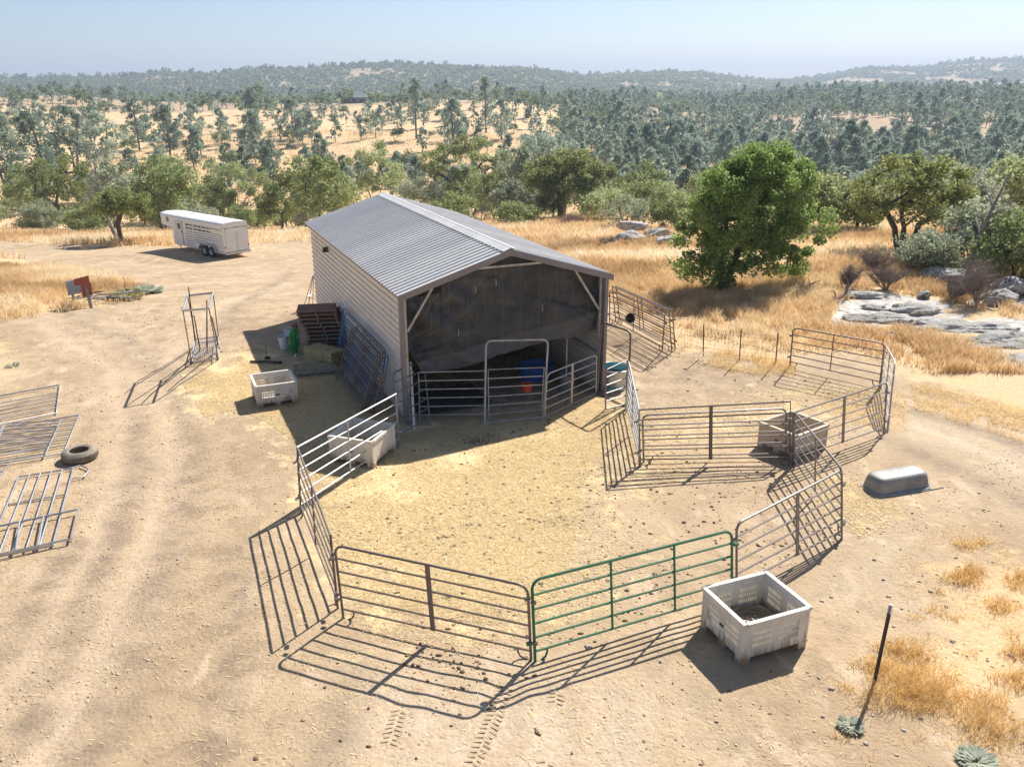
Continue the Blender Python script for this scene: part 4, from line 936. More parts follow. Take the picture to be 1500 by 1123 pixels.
# trailer ----------------------------------------------------------------
def trailer():
    A = gp(331,380)                        # rear-left corner of the body
    ax = Vector((-6.63, 5.47, 0)).normalized(); w = Vector((5.47, 6.63, 0))
    Wd = 1.85; L = 6.2; Hb, Ht = .42, 2.3
    z0 = tz(A.x, A.y)
    ang = math.atan2(ax.y, ax.x)
    t = thing('horse_trailer', 'white gooseneck livestock trailer with slatted sides parked at the far side of the yard', 'trailer', (A.x, A.y, z0-.02), ang)
    # local: x forward, y<0 = far side to the right ... left/near side at y = 0
    sgn = -1 if (Matrix.Rotation(-ang, 3, 'Z') @ w).y < 0 else 1
    Y = lambda v: v*sgn
    def bx(name, x0, x1, y0, y1, za, zb, mat, par=t, bevel=0):
        return MB().box(((x0+x1)/2, Y((y0+y1)/2), (za+zb)/2), (abs(x1-x0), abs(y1-y0), zb-za)).build(name, M[mat], par, bevel=bevel)
    xs = 4.5
    bx('floor_frame', 0, L, .02, Wd-.02, Hb-.1, Hb+.02, 'white_metal')
    # near side: slats with two rows of openings
    def slats(y, out):
        for i in range(9):
            za = Hb+.03+i*.165; zb = za+.155
            if i >= 7: continue
            bx('slat', .08, xs, y-.012, y+.012, za+.02, zb-.01, 'white_metal')
        for r_ in (0, 1):
            za = Hb+.03+7*.165+r_*.235
            bx('slat', .08, xs, y-.012, y+.012, za+.10, za+.22, 'white_metal')
            for k in range(10): x = .08+k*(xs-.08)/9; bx('slat_divider', x-.045, x+.045, y-.011, y+.011, za, za+.099, 'white_metal')
        bx('top_band', 0, L, y-.02, y+.02, Ht-.24, Ht-.06, 'white_metal')
        for x in (.04, xs+.03, 3.6): bx('side_post', x-.04, x+.04, y-.03*1, y+.03, Hb, Ht-.2, 'white_metal')
        bx('front_panel', xs+.07, L, y-.018, y+.018, Hb+.02, Ht-.2, 'white_metal')
    slats(0, -1); slats(Wd, 1)
    d = bx('door', 4.95, 5.62, -.045, -.02, Hb+.08, Ht-.28, 'white_metal', bevel=.01)
    bx('door_window', 5.1, 5.47, -.055, -.046, Ht-.82, Ht-.42, 'glass', d); bx('door_handle', 5.02, 5.07, -.075, -.046, 1.25, 1.38, 'black', d)
    m = MB(); m.tube([(4.93, Y(-.03), Hb+.1), (4.93, Y(-.03), Ht-.27), (5.64, Y(-.03), Ht-.27), (5.64, Y(-.03), Hb+.1)], .012, 4); m.build('door_seal', M['black'], d)
    # nose
    m = MB(); zb = 1.45
    for y in (0, Wd): pass
    V = [(L, Y(0), zb), (L+1.9, Y(.25), zb+.08), (L+2.15, Y(.6), zb+.1), (L+2.15, Y(Wd-.6), zb+.1), (L+1.9, Y(Wd-.25), zb+.08), (L, Y(Wd), zb)]
    V += [(x, y, Ht-.06) for x, y, z in V]
    m.add(V, [tuple(range(6))]+[tuple(range(6, 12))[::-1]]+[(i, i+1, i+7, i+6) for i in range(5)]); m.build('nose', M['white_metal'], t)
    m = MB(); V2 = [(L+.55, Y(.063), zb+.35), (L+.95, Y(.116), zb+.35), (L+.95, Y(.116), zb+.68), (L+.55, Y(.063), zb+.68)]
    m.add([(a, b-sgn*.012, c) for a, b, c in V2], [(0,1,2,3)]); m.build('nose_window', M['glass'], t)
    bx('front_wall', L-.03, L, .02, Wd-.02, Hb, zb, 'white_metal')
    MB().tube([(L+1.6, Y(Wd/2), zb), (L+1.6, Y(Wd/2), .75)], .06, 8).build('coupler', M['galv_dull'], t)
    MB().tube([(L-.3, Y(.25), Hb), (L-.3, Y(.25), .05)], .04, 8).build('jack', M['galv_dull'], t)
    # roof with rounded edges
    m = MB(); prof_ = [(0, Ht-.06), (.03, Ht), (.12, Ht+.045), (Wd/2, Ht+.09), (Wd-.12, Ht+.045), (Wd-.03, Ht), (Wd, Ht-.06)]
    xsr = [(-.03, 1, 0), (L+1.2, 1, 0), (L+1.9, .78, .0), (L+2.15, .45, -.02)]
    V = []
    for x, k, dz in xsr: V += [(x, Y(Wd/2+(y-Wd/2)*k), z+dz) for y, z in prof_]
    n = len(prof_); m.add(V, [(i*n+j, i*n+j+1, (i+1)*n+j+1, (i+1)*n+j) for i in range(3) for j in range(n-1)]+[tuple(range(n)), tuple(3*n+k for k in range(n))[::-1]]); m.build('roof', M['white_metal'], t, smooth=True)
    # rear doors
    for k in (0, 1):
        y0 = .09+k*(Wd/2-.09)+.01; y1 = y0+Wd/2-.12
        d = bx('rear_door', -.05, -.03, y0, y1, Hb+.06, Ht-.5, 'white_metal')
        for i in range(8): bx('door_slat', -.075, -.051, y0+.03, y1-.03, Hb+.1+i*.17, Hb+.235+i*.17, 'white_metal', d)
        for j in range(2): bx('vent', -.06, -.0505, y0+.06+j*.42, y0+.38+j*.42, Ht-.74, Ht-.64, 'black', d)
        bx('vent_opening', -.06, -.0505, y0+.05, y1-.05, Ht-.46, Ht-.34, 'white_metal', d)
        bx('tail_light', -.06, -.04, .02+k*(Wd-.12), .09+k*(Wd-.12), .72, .84, 'red')
    bx('rear_frame', -.04, .04, 0, Wd, Ht-.26, Ht-.06, 'white_metal'); bx('bumper', -.16, 0, -.02, Wd+.02, Hb-.12, Hb, 'galv')
    for y in (.04, Wd-.04): bx('rear_post', -.04, .04, y-.04, y+.04, Hb, Ht-.2, 'white_metal')
    # wheels and fenders
    for y, s in ((-.12, -1), (Wd+.12, 1)):
        for x in (1.35, 2.13):
            R_ = .36; P = [(R_*.55,-.1),(R_*.9,-.1),(R_,-.06),(R_,.06),(R_*.9,.1),(R_*.55,.1)]
            e = MB().lathe((0,0,0), P, 28).build('wheel', M['rubber'], t, smooth=True); e.location = (x, Y(y), R_); e.rotation_euler = (R(90), 0, 0)
            h_ = MB().lathe((0,0,0), [(R_*.55,-.09),(R_*.5,-.05),(R_*.2,-.04),(R_*.18,-.08),(.001,-.08)], 20).lathe((0,0,0), [(R_*.55,.09),(R_*.5,.05),(R_*.2,.04),(R_*.18,.08),(.001,.08)], 20).build('rim', M['galv'], e, smooth=True)
        m = MB(); V = []; path = [(.78,.42),(.86,.66),(1.05,.84),(1.74,.86),(2.43,.84),(2.62,.66),(2.70,.42)]
        for px, pz in path: V += [(px, Y(y-.15), pz), (px, Y(y+.15), pz)]
        m.add(V, [(2*i, 2*i+1, 2*i+3, 2*i+2) for i in range(6)]); f_ = m.build('fender', M['galv'], t); sd = f_.modifiers.new('s', 'SOLIDIFY'); sd.thickness = .02
trailer()
# pallets ------------------------------------------------------------------
def pallet(label, c, rz, mat, tilt=(0,0), group='stacked pallets'):
    t = thing('pallet', label, 'pallet', c, rz, group); t.rotation_euler = (tilt[0], tilt[1], rz)
    L, W = 1.2, 1.0
    for x in (-.56, 0, .56): MB().box((x, 0, .06), (.04, W, .085)).build('stringer', M[mat], t)
    for k in range(7):
        y = -W/2+.05+k*(W-.1)/6; MB().box((0, y, .112), (L, .09, .018)).build('deck_board', M[mat], t)
    for y in (-W/2+.05, 0, W/2-.05): MB().box((0, y, .009), (L, .09, .018)).build('bottom_board', M[mat], t)
    return t
pc = gp(478,512); ang0 = BARN_A-.25
names = ['lowest grey pallet of the leaning stack','second pallet from the bottom of the leaning stack','third pallet from the bottom of the leaning stack','fourth pallet from the bottom of the leaning stack','fifth pallet from the bottom of the leaning stack','sixth pallet from the bottom of the leaning stack','seventh pallet from the bottom of the leaning stack','eighth pallet of the stack, reddish','ninth pallet of the stack, just below the top one','topmost reddish brown pallet of the leaning stack']
for k in range(10):
    j = rnd.uniform(-.06, .06); off = Vector((-.045*max(0, k-3)+rnd.uniform(-.03, .03), .03*k*0+rnd.uniform(-.04, .04), 0))
    c = Vector((pc.x, pc.y+.35, tz(pc.x, pc.y)+.01+k*.127))+off
    pallet(names[k], c, ang0+j, ('wood_grey','wood','wood2')[(k*7) % 3 if k not in (9, 7) else 2])
c = at(462,543); pallet('flat hay-strewn pallet lying in front of the hay bale', c, BARN_A-.1, 'wood_grey', group=None)
q = np.array(c[:2])+nr.normal(0, .33, (900, 2)); v, f, tt = straws(q, .12, .009, tz_=c.z+.13+nr.random(900)*.04); o = fast('loose_hay', v, f, M['hay'], tint=tt); tag(o, 'loose grey-green hay heaped on the flat pallet', 'hay', kind='stuff')
# hay bales
def bale(label, c, rz, d=(1.05,.5,.42)):
    t = thing('hay_bale', label, 'hay bale', c, rz)
    m = MB(); nb = 10; bm = bmesh.new(); bmesh.ops.create_cube(bm, size=1); bmesh.ops.subdivide_edges(bm, edges=bm.edges[:], cuts=9, use_grid_fill=True)
    for v in bm.verts:
        r = (v.co.length/.8); v.co = Vector((v.co.x*d[0], v.co.y*d[1], (v.co.z+.5)*d[2])); v.co += Vector((rnd.gauss(0,.012), rnd.gauss(0,.012), rnd.gauss(0,.01)))
        e = sum(abs(abs(a/b)-.5) < .02 for a, b in ((v.co.x, d[0]), (v.co.y, d[1])))
    me = bpy.data.meshes.new('core'); bm.to_mesh(me); bm.free(); me.materials.append(M['hay_solid']); o = bpy.data.objects.new('core', me); COL.objects.link(o); o.parent = t
    n = 4200; P = nr.random((n, 3))-.5; ax_k = nr.integers(0, 3, n); s = np.sign(nr.random(n)-.5); P[np.arange(n), ax_k] = s*.5
    P = P*np.array(d)+np.array([0,0,d[2]/2]); P += nr.normal(0, .008, (n, 3)); dr = nr.normal(0, 1, (n, 3)); dr /= np.linalg.norm(dr, axis=1)[:, None]; L = .06*(.4+nr.random(n))[:, None]
    sd = np.cross(dr, np.array([0,0,1.])); sd = sd/(np.linalg.norm(sd, axis=1)[:, None]+1e-6)*.003
    V = np.stack([P-dr*L-sd, P-dr*L+sd, P+dr*L+sd, P+dr*L-sd], 1).reshape(-1, 3); k = np.arange(n)*4
    o2 = fast('stalks', V, np.stack([k, k+1, k+2, k+3], 1), M['hay'], t, np.repeat(np.clip(nr.random(n), 0, 1), 4)); o2['kind'] = 'stuff'
    for x in (-.22, .22): 
        y, z = d[1]/2+.006, d[2]+.006; MB().tube([(x,-y,0),(x,-y,z),(x,y,z),(x,y,0)], .005, 4).build('twine', M['orange'], t)
    return t
g = G('hay_solid'); p_ = g.obj(); M['hay_solid'] = g.done(g.pbr(g.mix(g.map(g.noise(g.scalev(p_, (1,1,8)), 14, 5, .7), .35, .65), (.34,.27,.13), (.74,.60,.33)), .95, 0, g.bump(g.noise(p_, 30, 4), .8, .03)))
c = at(476,531); c2 = c.copy(); bale('green-gold hay bale lying in front of the pallet stack', c, BARN_A-1.0, (1.15, .55, .44))
# buckets, bag and bits
def bucket(label, c, r, h, mat='white_plastic', square=False, tilt=(0,0)):
    t = thing('bucket', label, 'bucket', c, 0); t.rotation_euler = (tilt[0], tilt[1], .3)
    MB().lathe((0,0,0), [(.001,.0),(r*.8,0),(r,h),(r*.95,h),(r*.77,.02),(.001,.02)], 4 if square else 20).build('pail', M[mat], t, smooth=not square)
    MB().tube([(r*1.02*math.cos(a/10*math.pi), .02, h*.85-.0*r-.12*math.sin(a/10*math.pi)) for a in range(11)], .006, 4).build('handle', M['galv'], t)
    P = [((r+.006)*math.cos(a/8*math.pi), (r+.006)*math.sin(a/8*math.pi), h) for a in range(17)]
    if not square: MB().tube(P, .009, 5).build('rim', M[mat], t)
bucket('tall white bucket standing left of the green bag', at(417,511), .16, .42, tilt=(.03,-.05))
bucket('square white tub just behind the round bucket', at(426,491), .24, .22, square=True)
c = at(431,520); t = thing('feed_sack', 'crumpled green plastic sack slumped against the pallet stack', 'sack', c, 1.1)
bm = bmesh.new(); bmesh.ops.create_uvsphere(bm, u_segments=20, v_segments=16, radius=1)
for v in bm.verts:
    p_ = v.co; k = 1+.28*math.sin(p_.x*7+p_.z*4)*math.sin(p_.y*6+1)+.12*math.sin(p_.z*13+p_.x*9); v.co = Vector((p_.x*.17*k, p_.y*.14*k, (p_.z*.5+.5)*.85)); v.co.x += (v.co.z)*.28; v.co.y += v.co.z*.12
me = bpy.data.meshes.new('bag'); bm.to_mesh(me); bm.free(); me.materials.append(M['green_bag']); o = bpy.data.objects.new('bag', me); COL.objects.link(o); o.parent = t
MB().tube([(.0,-.05,.03),(-.12,-.16,.02),(-.2,-.2,.03)], [.05,.05,.03], 8).build('loose_end', M['white_plastic'], t, smooth=True)
c = at(432,486); c.z += .12; t = thing('red_jug', 'small red container half hidden behind the pallet stack', 'container', c, .4)
MB().box((0,0,.0), (.22,.16,.26)).build('body', M['red'], t, bevel=.03); MB().tube([(.06,0,.12),(.06,0,.19)], .03, 8).build('spout', M['black'], t); MB().tube([(-.07,0,.12),(-.07,0,.17),(.01,0,.17),(.01,0,.12)], .012, 6).build('handle', M['red'], t)
a, b = gp(367,531), gp(412,533); t = thing('black_pipe', 'black plastic pipe lying on the straw behind the small pale bin', 'pipe', a)
MB().tube([a+Vector((0,0,.05)), (a+b)/2+Vector((0,.02,.06)), b+Vector((0,0,.05))], .035, 8).build('length', M['black'], t, True, smooth=True); MB().tube([b+Vector((-.1,0,.05)), b+Vector((.02,0,.05))], .05, 8).build('collar', M['black'], t, True)
c = at(392,525); t = thing('scrap_block', 'little black block lying between the pipe and the white bucket', 'block', c); MB().box((0,0,.04), (.16,.1,.08)).build('body', M['black'], t, bevel=.01); MB().tube([(-.02,0,.07),(-.04,.02,.5)], .008, 5).build('spike', M['rusty_post'], t)
# wire plant stand by rear-left corner
q0 = gp(463,440, z=1.0); t = thing('wire_tripod', 'grey wire tripod of thin bars against the barn rear left corner', 'tripod', at(464,452))
c = t.location.copy()
for k in range(6):
    a = 2*math.pi*k/6; MB().tube([c+Vector((.5*math.cos(a), .5*math.sin(a), 0)), c+Vector((.04*math.cos(a), .04*math.sin(a), 1.25))], .017, 5).build('leg', M['galv_dull'], t, True)
P = [c+Vector((.32*math.cos(a/8*math.pi), .32*math.sin(a/8*math.pi), .45)) for a in range(17)]; MB().tube(P, .013, 5).build('hoop', M['galv'], t, True)
# inside the barn
def inn(s, l, z=0): q = bpt(s, l, z); return q
t = thing('orange_feeder', 'orange feed tub hooked on the panels inside the barn mouth', 'feeder', gp(772,567, z=.62), BARN_A)
MB().lathe((0,0,0), [(.001,-.11),(.11,-.11),(.15,.11),(.14,.11),(.10,-.09),(.001,-.09)], 18).build('bowl', M['orange'], t, smooth=True); MB().tube([(.0,-.1,.13),(.05,-.22,.2),(.05,-.25,.1)], .012, 5).build('hook', M['rust'], t)
c = gp(836,548); c.z = 0; t = thing('blue_trough', 'blue plastic tub in the dark right corner of the barn', 'tub', inn(4.3, 1.7), BARN_A)
MB().lathe((0,0,0), [(.001,0),(.36,0),(.42,.42),(.40,.42),(.34,.04),(.001,.04)], 28, 1.3, 1).build('shell', M['blue'], t, smooth=True)
P = [(.545*math.cos(a/12*math.pi), .42*math.sin(a/12*math.pi), .42) for a in range(25)]; MB().tube(P, .02, 6).build('rim', M['blue'], t, smooth=True)
t = thing('feed_bin', 'low tan tub behind the panel right of the tan arch', 'tub', inn(4.75, .62), BARN_A)
MB().lathe((0,0,0), [(.001,0),(.19,0),(.24,.4),(.22,.4),(.17,.04),(.001,.04)], 20).build('shell', M['wood_grey'], t, smooth=True); MB().lathe((0,0,.4), [(.24,0),(.25,.015),(.225,.02),(.22,0)], 20).build('rim', M['wood_grey'], t)
t = thing('rubber_mat', 'large black rubber mat on the barn floor behind the long panel', 'mat', inn(1.35, 1.15, tz(*inn(1.3,1.2)[:2])+.07), BARN_A)
MB().box((0,0,0), (2.0, 1.9, .03)).build('sheet', M['rubber'], t, bevel=.008)
MB().box((0,0,.018), (1.9, .02, .01)).build('seam', M['black'], t)
qq = np.array([tuple(inn(rnd.uniform(.2, 5.2), rnd.uniform(1.6, 6))[:2]) for _ in range(9000)]); v, f, tt = straws(qq, .12, .01, lift=.14); o = fast('barn_bedding', v, f, M['hay'], tint=tt); tag(o, 'hay bedding spread over the dark floor inside the barn', 'hay', kind='stuff')
# ================================================================== TREES
def leaves(C, cr, n, size, rng, flat=.75, long_=1.4, tb=.5, tv=.35):
    """n leaf quads spread over clump centres C with radii cr"""
    k = rng.integers(0, len(C), n); d = rng.normal(0, 1, (n, 3)); r = rng.random(n)**.4
    d = d/np.linalg.norm(d, axis=1)[:, None]*r[:, None]*cr[k][:, None]; d[:, 2] *= flat
    d *= (.75+.5*vn(k*3.1+d[:, 0]*2.2/np.maximum(cr[k], .1), d[:, 2]*2.2/np.maximum(cr[k], .1)+k))[:, None]
    P = C[k]+d
    a = rng.normal(0, 1, (n, 3)); a /= np.linalg.norm(a, axis=1)[:, None]
    b = np.cross(a, rng.normal(0, 1, (n, 3))); b /= np.linalg.norm(b, axis=1)[:, None]+1e-9
    s = size*(.6+.7*rng.random(n))[:, None]/2
    a = a*s*long_; b = b*s
    V = np.stack([P-a, P-b, P+a, P+b], 1).reshape(-1, 3); q = np.arange(n)*4
    ct = rng.random(len(C)); t = tb+(ct[k]-.5)*tv+(rng.random(n)-.5)*.55
    return V, np.stack([q, q+1, q+2, q+3], 1), np.repeat(np.clip(t, 0, 1), 4)
def curve(a, b, rng, sag=.15, n=5):
    a = np.array(a, float); b = np.array(b, float); L = np.linalg.norm(b-a); w = rng.normal(0, 1, 3)*L*sag
    w2 = np.array([0, 0, L*.18]); 
    return [tuple(a+(b-a)*t+w*math.sin(math.pi*t)+w2*math.sin(math.pi*t)*.5) for t in np.linspace(0, 1, n)]
def tree_parts(seed, h, rx, lo=.25, K=26, cr=.9, N=3000, size=.12, tr=.16, stems=1, style='oak', lean=(0, 0), long_=1.4, tb=.5, ry=None, sides=6, tv=.35, bare=0, dmin=-.55, off=0, extra=()):
    rng = np.random.default_rng(seed); ry = ry or rx
    C = []; m = MB()
    zc = h*(lo+1)/2; rz = h*(1-lo)/2
    if style in ('oak', 'bush'):
        lob = rng.normal(0, 1, (5, 3)); lob /= np.linalg.norm(lob, axis=1)[:, None]
        while len(C) < K:
            d = rng.normal(0, 1, 3); d /= np.linalg.norm(d); r = (.45+.55*rng.random()**.6)*(.78+.35*max(0, (lob@d).max()))
            if d[2] < dmin: continue
            q = np.array([d[0]*rx*r*.85, d[1]*ry*r*.85, zc+d[2]*rz*r*.85])
            if style == 'bush': q[2] = max(q[2], cr*.5)
            C.append(q)
    else:
        for i in range(K):
            f = (i+.6*rng.random())/K; z = h*(lo+(1-lo)*f); rr = rx*(math.sin(math.pi*min(1, (f*.80+.2)))**.7)*(.35+.65*rng.random()); a = rng.random()*6.283
            C.append(np.array([math.cos(a)*rr, math.sin(a)*rr, z]))
        C.append(np.array([0, 0, h*.97]))
    C = np.array(C); C[:, 0] += off
    if len(extra): C = C[~((C[:, 0] > .7) & (C[:, 0] < 2.1) & (C[:, 2] < 1.1))]
    C = np.concatenate([C, np.array(extra).reshape(-1, 3)]) if len(extra) else C; C[:, 0] += lean[0]*(C[:, 2]/h); C[:, 1] += lean[1]*(C[:, 2]/h)
    crs = cr*(.65+.7*rng.random(len(C)))
    if style == 'pine': crs *= np.interp(C[:, 2]/h, [lo, 1], [1.15, .65])
    # wood: a trunk, then every clump grows from the nearest limb already there
    nodes = []; par = []; chains = []
    def chain(P, p0):
        k = p0; ids = [p0] if p0 >= 0 else []
        for q in P: nodes.append(np.array(q, float)); par.append(k); k = len(nodes)-1; ids.append(k)
        chains.append(ids); return k
    for s in range(stems):
        a = 6.283*s/stems+rng.random()*.8; sp = 0 if stems == 1 else rx*(.42 if style != 'pine' else .3)
        topz = h*((.42 if K < 60 else .3) if style != 'pine' else .93)*(1 if s == 0 else rng.uniform(.7, 1)); f_ = topz/h
        top = np.array([math.cos(a)*sp*f_*1.6+(lean[0]+off*.6)*f_, math.sin(a)*sp*f_*1.6+lean[1]*f_, topz])
        base = np.array([math.cos(a)*tr*.6*(stems > 1), math.sin(a)*tr*.6*(stems > 1), -.3])
        chain(curve(base, top, rng, .05, 10 if style == 'pine' else 7), -1)
    order = np.argsort(np.linalg.norm(C-np.array([0, 0, h*.25]), axis=1))
    for ci in order:
        c = C[ci]; A = np.array(nodes); dv = c-A; dist = np.linalg.norm(dv, axis=1)
        cost = dist+.9*np.maximum(0, A[:, 2]-c[2]+.12*dist)+(A[:, 2] < min(h*.10, c[2]*.5))*h
        k = int(np.argmin(cost)); chain(curve(nodes[k], c, rng, .10, 4)[1:], k)
    cnt = np.zeros(len(nodes))
    for k in range(len(nodes)-1, -1, -1):
        cnt[k] += 1
        if par[k] >= 0: cnt[par[k]] += cnt[k]
    tot = cnt[[c_[0] for c_ in chains[:stems]]].max(); rad = tr*(cnt/tot)**.5*(1 if stems == 1 else .75); rad = np.maximum(rad, tr*.035)
    for ids in chains:
        rr = [rad[k] for k in ids]
        if par[ids[0]] >= 0 or ids in chains[stems:]: rr[0] = min(rr[0], rr[1]*1.25) if len(rr) > 1 else rr[0]
        if ids in chains[:stems]: rr[0] *= 1.25
        if len(ids) > 1: m.tube([tuple(nodes[k]) for k in ids], rr, sides+2 if rr[0] > .08 else (sides if rr[0] > .03 else 4), False)
        if bare and len(ids) < 6:
            e0 = nodes[ids[-1]]
            for _ in range(bare): m.tube([e0, e0+rng.normal(0, 1, 3)*cr*.9], [rr[-1]*.7, rr[-1]*.2], 3, False)
    V, Fc, T = leaves(C, crs, N, size, rng, long_=long_, tb=tb, tv=tv)
    V[:, 2] = np.maximum(V[:, 2], .03)
    return m, V, Fc, T
def make_tree(name, label, cat, loc, rz, leafmat, group=None, bark='bark', crown='crown', **kw):
    m, V, Fc, T = tree_parts(**kw)
    t = thing(name, label, cat, loc, rz, group)
    m.build('trunk', M[bark], t, smooth=True); fast(crown, V, Fc, M[leafmat], t, T)
    return t
def place(px, py, dz=0): q = gp(px, py); return q, q.y*math.cos(TH)+(H-q.z)*math.sin(TH)
def mh(px_, D): return px_*D/F
# explicit trees: (kind, px, base_y, top_y, width_px, label)
q, D = place(1052, 428)
HX = [(-1.7,.2,1.1),(-1.5,-.5,1.6),(-1.8,.4,2.1),(-1.3,.3,.7),(-1.0,-.5,1.2),(-.8,.5,.8),(-.5,-.6,.6),(0,-.7,.9),(.2,-.5,.5),(-.9,-.7,2.0),(-.3,-.8,1.6),(-1.9,.0,2.7),(-1.5,-.3,3.2),(-1.4,.5,2.5),(-.6,-.6,2.6),(-.2,-.5,2.1),(3.2,0,1.1),(3.5,.4,1.6),(2.8,-.5,1.5),(3.7,-.2,2.2),(3.3,.5,.8),(2.7,.2,.9),(2.5,-.8,1.9),(4.1,.1,2.6),(1.6,-.9,2.2),(.6,-.8,1.3),(3.9,-.3,3.2)]
make_tree('oak_tree', 'large bright green oak with drooping crown beside the grassy slope', 'tree', q, .0, 'leaf_green', seed=3, h=mh(250, D), rx=mh(92, D), ry=mh(82, D), lo=.0, dmin=-.97, K=215, cr=.42, N=76000, size=.08, tr=.2, stems=2, style='oak', lean=(mh(18, D), 0), off=.75, extra=HX, tb=.55, tv=.3, sides=6)
